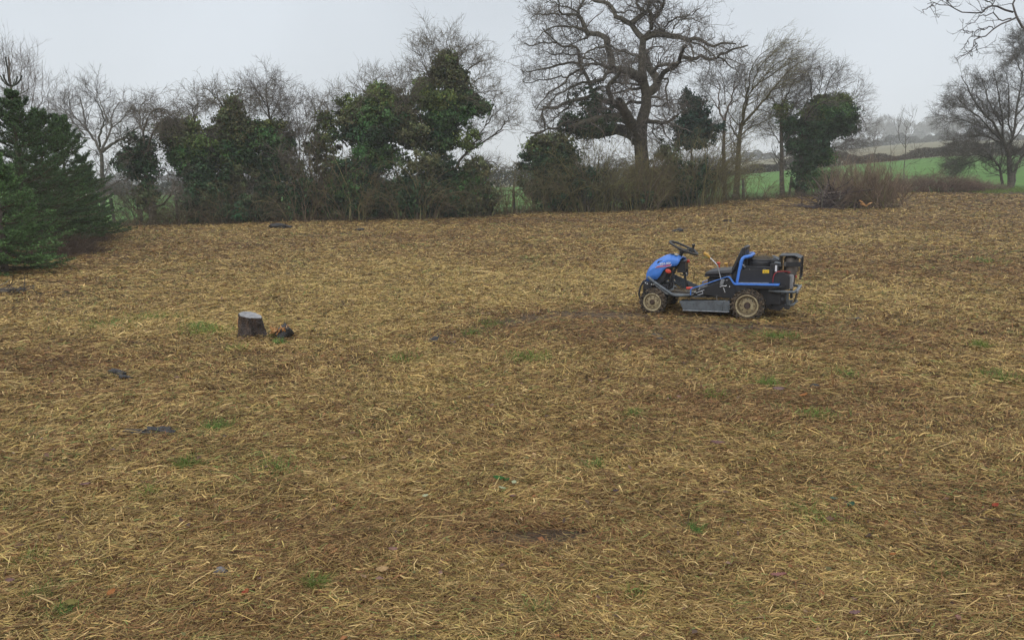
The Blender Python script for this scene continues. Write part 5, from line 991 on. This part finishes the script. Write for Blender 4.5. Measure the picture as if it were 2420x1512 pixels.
for a in (('purple-grey leaf in the left foreground, far above the grey stone', 203, 1162, .055, .03, MV, .4), ('dark red oval leaf in the bottom left, below right of the grey stone', 581, 1422, .045, .028, RD, 1.3), ('orange pointed leaf in the bottom left corner region', 265, 1422, .04, .03, OR, 1.2),
          ('olive yellow leaf just left of the orange pointed leaf, bottom left', 172, 1447, .05, .04, (.20, .17, .05), .2), ('grey-violet leaf near the left edge under the pale wood chip', 26, 1393, .035, .025, MV, .3), ('light tan curled leaf at the bottom centre, the largest tan one', 904, 1367, .055, .035, TN, .2),
          ('narrow orange-tan leaf at the bottom, right of the grey stone', 790, 1325, .05, .02, (.42, .23, .10), .9), ('pinkish brown leaf beside the upright dark twig, bottom centre', 929, 1318, .045, .028, (.26, .15, .12), .3), ('pale green leaf left of centre foreground, alone', 1005, 1189, .035, .03, PG, .3),
          ('glossy dark green leaf, left part of the green and pale leaf sprig', 1179, 1147, .07, .035, GN, -.4), ('small green leaf behind the pale upright leaf of the sprig', 1198, 1150, .035, .02, GN, .5), ('pale upright leaf, right part of the green and pale leaf sprig', 1214, 1157, .045, .03, PG, 1.3), ('pale flat leaf lowest in the green and pale leaf sprig', 1186, 1170, .04, .016, PG, -.2),
          ('mauve folded leaf just below the green and pale leaf sprig', 1212, 1190, .045, .028, MV, .6), ('dark purple leaf in the centre right foreground', 1454, 1177, .035, .022, (.08, .05, .06), .2), ('grey-green leaf, left of a pair on the right foreground', 1968, 1196, .045, .025, (.09, .15, .11), .1), ('dark green leaf, right of a pair on the right foreground', 2009, 1210, .05, .035, DG, .5),
          ('rust red leaf on the right foreground near the photo edge', 2349, 1212, .045, .03, RD, .4), ('pink-brown leaf in the lower right, largest of that colour', 1838, 1381, .065, .032, (.28, .13, .11), -.2), ('small orange leaf in the lower right, below the dark green leaf', 2107, 1330, .035, .018, OR, .1), ('mauve brown leaf at the bottom edge, right half', 2018, 1472, .045, .03, MV, 0),
          ('pinkish leaf at the bottom right near the edge', 2261, 1483, .035, .026, (.28, .14, .12), 1.0), ('mauve leaf lying below the mower rear wheel, far down right', 1838, 932, .10, .05, (.20, .13, .12), .1), ('mauve leaf lower left of the mauve leaf beneath the mower', 1694, 1062, .09, .035, MV, 0), ('orange leaf beside the round dark clod on the right', 1897, 947, .08, .035, OR, .4)):
    leaf(*a)
# --- upright stalks and twigs
def stalk(name, label, px, py, parts, col, cat='stalk', r=.004):
    P = gp(px, py); root = empty(name, P); tag(root, label, cat); m = P.y/F
    for i, pl_ in enumerate(parts):
        p3 = [(P.x+a*m, P.y+.02*i, P.z-.01+b*m) for a, b in pl_]; t = Tubes(); t.add(resample(p3, 8, wob=.002)[None], np.linspace(r, r*.5, 8)[None], vcol(1, col, .1), 6); o = t.build('stem', M_TWIG, root)
stalk('dead_stalks', 'pair of upright orange-brown dead stalks on the right, taller than all others', 1966, 923, [[(0, 0), (-2, 30), (-6, 62)], [(10, 0), (4, 22), (-2, 40)], [(-2, 0), (-4, 25)]], (.25, .14, .06), r=.006)
stalk('dead_stalk', 'short dark upright stalk seen between steering wheel and seat, behind mower', 1638, 665, [[(0, 0), (1, 18), (3, 30)]], (.07, .05, .035), r=.007)
stalk('twig', 'dark twig sticking upright from the straw, bottom centre', 937, 1332, [[(0, 0), (3, 18), (6, 36)]], (.045, .03, .022), 'twig', .0022)
stalk('dead_stalk', 'thin upright stalk on the left, between stump and twisted bark piece', 397, 895, [[(0, 0), (1, 22)]], (.10, .07, .04), r=.004)
stalk('dead_stalk', 'yellowish bent stalk pair in the lower middle, below the sprig', 1215, 1512, [[(0, 0), (2, 35), (4, 72)], [(-30, 30), (-26, 60)]], (.30, .25, .10), r=.0022)
stalk('dead_stalk', 'orange stub stalk in the right middle distance, under the big stalk pair', 1540, 880, [[(0, 0), (-2, 18), (3, 38)]], (.28, .16, .07), r=.005)
# --- heap of sticks at the left edge
def heap(name, label, P, w, h, n, rr, ln, col, alt, pa, cat, tang=.6, lenf=None, arch=0, part='sticks', root=None, up=.5, k=5):
    if root is None: root = tag(empty(name, P), label, cat)
    u = rng.normal(0, .33, n); v = rng.normal(0, .3, n); c = np.stack([P[0]+u*w, P[1]+v*w*.6, np.zeros(n)], 1); c[:, 2] = P[2]+rng.random(n)*h*np.clip(1-(u/.5)**2, .1, 1)*.6
    D = unit(np.stack([rng.normal(0, 1, n), rng.normal(0, .8, n), np.abs(rng.normal(0, up, n))], 1)); L = rng.uniform(*ln, n); N = 7; O_ = np.empty((n, N, 3)); O_[:, 0] = c-D*L[:, None]*.4
    for j in range(1, N): O_[:, j] = O_[:, j-1]+D*(L/(N-1))[:, None]; D = unit(D+rng.normal(0, .07, D.shape)+[0, 0, -arch])
    O_[..., 2] = np.maximum(O_[..., 2], P[2]+.01)
    t = Tubes(); R = rng.uniform(*rr, n)[:, None]*np.linspace(1, .55, N)[None]; t.add(O_, R, vcol(n, col, .35, alt, pa), k); t.build(part, M_TWIG, root); return root, O_, R
Ph = gp(12, 694); heap('stick_heap', 'small heap of dark sticks at the left edge, in front of the spruces', Ph, .75, .16, 60, (.004, .012), (.2, .6), (.08, .07, .06), (.16, .14, .12), .3, 'sticks', up=.15)
# --- brush pile
Pb = gp(2010, 492); m_ = Pb.y/F
root, a_, b_ = heap('brush_pile', 'tall pile of cut brush, dark sticks left and reddish twigs right', at(1962, 492, Pb.y), 80*m_, 75*m_, 130, (.012, .032), (.8, 1.9), (.085, .065, .065), (.17, .14, .12), .3, 'brush pile', up=.45)
root.location = Pb
for ch in root.children: ch.matrix_parent_inverse = Matrix.Translation(Pb).inverted()
def brushfan(part, n, cx, wpx, h, col, alt, rr, lnf, lean, lv):
    u = rng.uniform(-1, 1, n); v = rng.normal(0, .4, n); c0 = at(cx, 492, Pb.y); w = wpx*m_/2; N = 8
    S = np.stack([c0.x+u*w, c0.y+v*1.2, np.full(n, Pb.z)], 1); S[:, 2] = gz(S[:, 0], S[:, 1])
    D = unit(np.stack([-u*.45+rng.normal(0, .55, n)+lean, rng.normal(0, .3, n), np.full(n, 1.0)], 1)); L = h*m_*np.clip(1.15-np.abs(u)**1.6*.75, .25, 1.2)*rng.uniform(*lnf, n); O_ = np.empty((n, N, 3)); O_[:, 0] = S
    for j in range(1, N): O_[:, j] = O_[:, j-1]+D*(L/(N-1))[:, None]; D = unit(D+rng.normal(0, .1, D.shape)+[0, 0, -.03])
    t = Tubes(); R = rng.uniform(*rr, n)[:, None]*np.linspace(1, .4, N)[None]; t.add(O_, R, vcol(n, col, .3, alt, .35), 4); P_, R_ = O_, R
    for q, l in lv: P_, R_ = grow(P_, R_, q, t0=.2, L=l, ang=(15, 50), npts=5, gnarl=.14, rr=.6, rmin=.006); t.add(P_, R_, vcol(len(P_), col, .35, alt, .3), 3)
    t.build(part, M_TWIG, root)
brushfan('brushwood', 180, 2038, 165, 108, (.21, .15, .11), (.26, .19, .12), (.008, .018), (.5, 1.0), 0, [(5, (.3, .8)), (4, (.15, .5))])
brushfan('green_canes', 70, 2045, 150, 62, (.19, .17, .08), (.14, .11, .06), (.010, .02), (.6, 1.25), 0, [(3, (.2, .6))])
p = Part(); 
for a, b in (((2030, 474), (2044, 485)), ((2046, 487), (2060, 479)), ((2032, 482), (2047, 488))): p.tube([at(*a, Pb.y-1.2), at((a[0]+b[0])/2, (a[1]+b[1])/2-1, Pb.y-1.25), at(*b, Pb.y-1.2)], [.02, .035, .02], 6)
q = p.build('fresh_cut_wood', M_RAW, root, label='freshly split orange wood'); q.matrix_parent_inverse = Matrix.Translation(Pb).inverted()
p = Part()
for a, b, c in (((1908+.2*0, 440), (1912, 450), .0), ((1985, 452), (1982, 475), .0), ((1910, 430), (1935, 465), 0), ((1941, 490), (1943, 450), 0)): p.tube([at(a[0], a[1], Pb.y-.9), at((a[0]+b[0])/2+1, (a[1]+b[1])/2, Pb.y-.95), at(b[0], b[1], Pb.y-.9)], .022, 6)

for q in p.each('pale_stick', M_POST, root, label='pale stripped stick'): q.matrix_parent_inverse = Matrix.Translation(Pb).inverted()
# --- fence between plot and field
fr_ = empty('wire_fence', at(333, 520, 31.6)); tag(fr_, 'old wooden posts with thin wire along the hedge foot', 'fence'); wires = [[], [], []]
for i, px in enumerate((268, 333, 420, 505, 600, 700, 800, 905, 1010, 1120, 1215, 1320, 1430, 1540, 1640, 1755, 1862, 1965)):
    Yp = float(hedge_Y(px))+.9; b = at(px, 500, Yp); g = float(gz(b.x, b.y)); hh_ = 1.05 if px != 333 else .62; lean = random.uniform(-.06, .06)
    p = Part(); p.box(-.05, .05, -.05, .05, -.2, hh_); q = p.build('post', M_POST, fr_, bevel=.01); q.matrix_parent_inverse = Matrix.Translation(fr_.location).inverted(); q.location = (b.x, b.y, g); q.rotation_euler = (lean, lean, random.uniform(0, 1))
    for k in range(3): wires[k].append((b.x, b.y-.06, g+.25+.3*k-(.1 if px == 333 and k == 2 else 0)))
for wv in wires:
    p = Part(); pts = []
    for a, b in zip(wv[:-1], wv[1:]): pts += [a, tuple((np.array(a)+np.array(b))/2-[0, 0, .05])]
    p.tube(pts+[wv[-1]], .006, 4); q = p.build('wire', M_WIRE, fr_); q.matrix_parent_inverse = Matrix.Translation(fr_.location).inverted()

# ================================================================ the mown straw
def blobs(x, y, L):
    o = np.zeros_like(x)
    for px, py, sx, sy, w in L:
        P = gp(px, py); o += w*np.exp(-(((x-P.x)/sx)**2+((y-P.y)/sy)**2))
    return o
BROWN_B = [(1290, 522, 4, 1.6, .9), (450, 585, 3.5, 2.5, .3), (1700, 800, 1.7, .55, .9), (1950, 790, 1.5, .6, .55), (2150, 930, 1.2, .6, .35), (1240, 1275, .36, .10, 1.2), (2300, 640, 5, 2, .35), (2350, 520, 6, 1.5, .3), (180, 860, .8, .4, .4), (900, 560, 5, 1, .25), (1200, 770, .55, .2, .8), (1330, 748, .6, .25, .8), (1430, 735, .6, .25, .7), (1090, 785, .3, .14, .6), (1150, 1230, .5, .12, .5), (1700, 960, 1.3, .6, .3), (2400, 1200, .5, .5, .3), (700, 1250, .6, .3, .2), (1500, 760, 1.6, .9, .35),
           (900, 680, 3.2, 2.6, -.55), (560, 770, 1.8, 1.2, -.5), (1350, 650, 3, 2, -.4), (2100, 690, 3, 1.6, -.35), (120, 1250, .6, .5, -.3), (150, 760, 1.5, .9, -.35), (1900, 560, 5, 2, -.4), (2000, 1350, .5, .3, -.2)]
def brownness(x, y): return np.clip(.50+blobs(x, y, BROWN_B)+.28*fbm(x, y, .17, 9)+.40*fbm(x, y, .55, 1)+.34*fbm(x, y, 3.0, 2), 0, 1.3)
PY = np.array([(.52, .375, .15), (.43, .305, .115), (.58, .44, .21), (.34, .25, .09), (.38, .31, .11)]); PB = np.array([(.28, .175, .075), (.18, .10, .045), (.35, .23, .10), (.11, .065, .033), (.22, .11, .052), (.38, .27, .12), (.22, .17, .065)])
N = 2300000
r = np.exp(rng.uniform(math.log(1.4), math.log(49), N)); ph = rng.uniform(-1.02, 1.02, N); x = r*np.sin(ph); y = r*np.cos(ph)
k = (y < hedge_Y(CX+F*np.clip(x/y, -.9, .9))+.3); r, x, y = r[k], x[k], y[k]; n = len(x)
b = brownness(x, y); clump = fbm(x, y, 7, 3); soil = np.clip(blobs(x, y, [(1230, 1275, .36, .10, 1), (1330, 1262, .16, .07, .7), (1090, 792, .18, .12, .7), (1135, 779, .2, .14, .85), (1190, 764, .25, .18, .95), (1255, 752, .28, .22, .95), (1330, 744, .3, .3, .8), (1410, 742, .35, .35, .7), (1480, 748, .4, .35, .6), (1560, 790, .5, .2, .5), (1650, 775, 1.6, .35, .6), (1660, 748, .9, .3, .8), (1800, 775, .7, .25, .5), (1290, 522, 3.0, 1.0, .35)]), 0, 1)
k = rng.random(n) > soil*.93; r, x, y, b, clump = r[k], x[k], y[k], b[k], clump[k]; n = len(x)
th = .020+.034*np.clip(clump+.5, 0, 1.5); z = gz(x, y)+rng.random(n)**1.3*th
az = 2.2*fbm(x, y, 1.6, 4)+rng.normal(0, .85, n); pit = rng.normal(.02, .20, n); up = rng.random(n) < .02; pit[up] += rng.uniform(.3, 1.1, up.sum())
L = rng.gamma(2.6, .0130, n)*(r/3)**.45+.010; lg = rng.random(n) < .03; L[lg] *= rng.uniform(1.8, 3.2, lg.sum()); wd = rng.uniform(.0007, .0019, n)*(r/3)**.72*np.clip(1+.25*rng.normal(size=n), .5, 1.8)
D = np.stack([np.cos(az)*np.cos(pit), np.sin(az)*np.cos(pit), np.sin(pit)], 1); c0 = np.stack([x, y, z], 1)
Sd = unit(np.cross(D, np.stack([rng.normal(0, .45, n), rng.normal(0, .45, n), np.ones(n)], 1))); U = np.cross(Sd, D)
bend = rng.normal(0, .075, n)[:, None]*L[:, None]; p0 = c0-D*L[:, None]/2; p1 = c0+Sd*bend+np.abs(U)*0; p2 = c0+D*L[:, None]/2
zb = gz(x, y); 
for q in (p0, p2): q[:, 2] = np.maximum(q[:, 2], zb+.001)
w = wd[:, None]; V = np.stack([p0-Sd*w*.8, p0+Sd*w*.8, p1-Sd*w, p1+Sd*w, p2-Sd*w*.5, p2+Sd*w*.5], 1).reshape(-1, 3)
i0 = (np.arange(n)*6)[:, None]; Q = np.concatenate([i0+[0, 1, 3, 2], i0+[2, 3, 5, 4]], 1).reshape(-1, 4)
pick = rng.random(n) < b*.85+.16; col = np.where(pick[:, None], PB[rng.integers(0, len(PB), n)], PY[rng.integers(0, len(PY), n)])*rng.uniform(.5, 1.36, (n, 1))*np.array([1.09, 1.04, .97])
gr = rng.random(n) < np.clip(.035+.22*(fbm(x, y, 1.3, 6)-.15), .02, .3); col[gr] = np.array((.20, .25, .075))*rng.uniform(.6, 1.3, (gr.sum(), 1))
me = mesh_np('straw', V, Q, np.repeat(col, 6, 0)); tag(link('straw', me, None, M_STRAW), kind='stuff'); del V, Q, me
# longer cut canes and bramble stems
n = 4200; r = np.exp(rng.uniform(math.log(1.6), math.log(22), n)); ph = rng.uniform(-1.0, 1.0, n); x = r*np.sin(ph); y = r*np.cos(ph); az = rng.normal(-.15, .65, n); L = rng.uniform(.12, .5, n)*(r/5)**.2; P = np.empty((n, 8, 3)); D2 = np.stack([np.cos(az), np.sin(az)], 1); P[:, 0, 0] = x; P[:, 0, 1] = y
for j in range(1, 8): P[:, j, :2] = P[:, j-1, :2]+D2*(L/7)[:, None]; D2 = unit(D2+rng.normal(0, .03, D2.shape))
P[..., 2] = gz(P[..., 0], P[..., 1])+.032+rng.uniform(-.008, .014, n)[:, None]+rng.normal(0, .003, (n, 8)); t = Tubes(); ck = rng.integers(0, 4, n); cc = np.array([(.16, .08, .05), (.24, .22, .08), (.09, .055, .04), (.30, .21, .10)])[ck]*rng.uniform(.7, 1.2, (n, 1)); t.add(P, rng.uniform(.0007, .0018, n)[:, None]*(np.maximum(r, 4)/4)[:, None]**.6*np.linspace(1, .5, 8)[None], cc, 4); tag(t.build('cut_canes', M_STRAW), kind='stuff')
# small dead leaves
n = 1500; r = np.exp(rng.uniform(math.log(1.8), math.log(16), n)); ph = rng.uniform(-.78, .78, n); x = r*np.sin(ph); y = r*np.cos(ph); c = np.stack([x, y, gz(x, y)+rng.uniform(.015, .04, n)], 1); nn = unit(rng.normal(0, .35, (n, 3))+[0, -.1, 1]); tn = unit(np.cross(nn, rng.normal(size=(n, 3)))); bn = np.cross(nn, tn); s = rng.uniform(.008, .022, (n, 1))*(r[:, None]/3)**.25; wv = s*rng.uniform(.35, .7, (n, 1))
V = np.stack([c-tn*s, c-tn*s*.2-bn*wv+nn*s*.25, c+tn*s, c-tn*s*.1+bn*wv+nn*s*.2], 1).reshape(-1, 3); lc = np.array([(.22, .13, .10), (.30, .13, .05), (.16, .09, .06), (.34, .22, .12), (.10, .06, .04), (.14, .13, .05)])[rng.integers(0, 6, n)]*rng.uniform(.6, 1.2, (n, 1)); tag(link('leaf_litter', mesh_np('leaf_litter', V, np.arange(4*n).reshape(-1, 4), np.repeat(lc, 4, 0)), None, M_LEAF), kind='stuff')
# fresh green grass coming through
spots = [(370, 752, .35, 90), (485, 785, .30, 170), (470, 775, .18, 90), (660, 816, .06, 60), (945, 852, .2, 60), (1245, 850, .20, 150), (1120, 790, .2, 50), (1160, 770, .2, 60), (1842, 800, .22, 170), (1815, 912, .10, 90), (1500, 985, .08, 50), (1932, 985, .14, 110), (2310, 822, .09, 120), (2365, 897, .22, 130), (510, 1017, .10, 110), (440, 1102, .07, 80), (665, 1118, .1, 40), (745, 1387, .05, 80), (100, 1412, .06, 60), (150, 1452, .06, 60), (1640, 1262, .05, 50), (1270, 1452, .06, 60), (1690, 940, .12, 60), (1405, 1108, .06, 50), (1500, 1415, .05, 40), (1900, 1215, .10, 70), (80, 1330, .07, 50), (2400, 450, 2.6, 1500), (2330, 455, 1.2, 300), (250, 545, .8, 120), (640, 1110, .1, 50), (250, 770, .4, 70), (2320, 620, .5, 60), (1950, 735, .3, 50), (2230, 1360, .08, 40), (2000, 890, .15, 50), (560, 830, .12, 60), (355, 1170, .05, 30), (1940, 1240, .1, 50)]
Ps, Cs, Rs = [], [], []
for px, py, sd, cnt in spots:
    P = gp(px, py); cnt = int(cnt*1.6); X = P.x+rng.normal(0, sd*.5, cnt); Y = P.y+rng.normal(0, sd*.5, cnt); A = rng.uniform(0, 6.28, cnt); lean = rng.uniform(.2, 1.3, cnt); L = rng.uniform(.03, .085, cnt)*(max(P.y, 3)/4)**.3; O_ = np.empty((cnt, 5, 3)); O_[:, 0] = np.stack([X, Y, gz(X, Y)+.012], 1); D = unit(np.stack([np.cos(A)*np.sin(lean), np.sin(A)*np.sin(lean), np.cos(lean)], 1))
    for j in range(1, 5): O_[:, j] = O_[:, j-1]+D*(L/4)[:, None]; D = unit(D+[0, 0, -.16])
    Ps.append(O_); Rs.append(np.full(cnt, .0011*(max(P.y, 3)/3.5)**.75)); Cs.append(np.array((.15, .24, .06))*rng.uniform(.6, 1.35, (cnt, 1))*np.array([rng.uniform(.8, 1.3), 1, 1]))
# thin scatter of single blades everywhere
cnt = 9000; r = np.exp(rng.uniform(math.log(1.8), math.log(30), cnt)); ph = rng.uniform(-.78, .78, cnt); X = r*np.sin(ph); Y = r*np.cos(ph); k = rng.random(cnt) < np.clip(.35+.9*fbm(X, Y, 1.1, 6), .02, 1); X, Y, r = X[k], Y[k], r[k]; cnt = len(X); A = rng.uniform(0, 6.28, cnt); lean = rng.uniform(.5, 1.4, cnt); L = rng.uniform(.03, .09, cnt)*(np.maximum(r, 3)/4)**.3; O_ = np.empty((cnt, 5, 3)); O_[:, 0] = np.stack([X, Y, gz(X, Y)+.018], 1); D = unit(np.stack([np.cos(A)*np.sin(lean), np.sin(A)*np.sin(lean), np.cos(lean)], 1))
for j in range(1, 5): O_[:, j] = O_[:, j-1]+D*(L/4)[:, None]; D = unit(D+[0, 0, -.16])
Ps.append(O_); Rs.append(.0010*(np.maximum(r, 3)/3.5)**.75); Cs.append(np.array((.17, .22, .08))*rng.uniform(.6, 1.3, (cnt, 1)))
t = Tubes(); t.add(np.concatenate(Ps), np.concatenate(Rs)[:, None]*np.array([1, 1, .9, .7, .2])[None], np.concatenate(Cs), 3); tag(t.build('grass', M_STRAW), kind='stuff')

# ================================================================ damp winter haze
bm = bmesh.new(); bmesh.ops.create_cube(bm, size=1); me = bpy.data.meshes.new('haze'); bm.to_mesh(me); bm.free()
hz = bpy.data.objects.new('haze', me); COL.objects.link(hz); hz.scale = (1720, 1720, 46); hz.location = (0, 0, 17); tag(hz, kind='stuff')
hm = bpy.data.materials.new('haze'); hm.use_nodes = True; ht = hm.node_tree; ht.nodes.clear(); ho = ht.nodes.new('ShaderNodeOutputMaterial'); hv = ht.nodes.new('ShaderNodeVolumePrincipled')
hv.inputs['Color'].default_value = (.97, .985, 1, 1); hv.inputs['Density'].default_value = .0012; ht.links.new(hv.outputs[0], ho.inputs['Volume']); me.materials.append(hm)
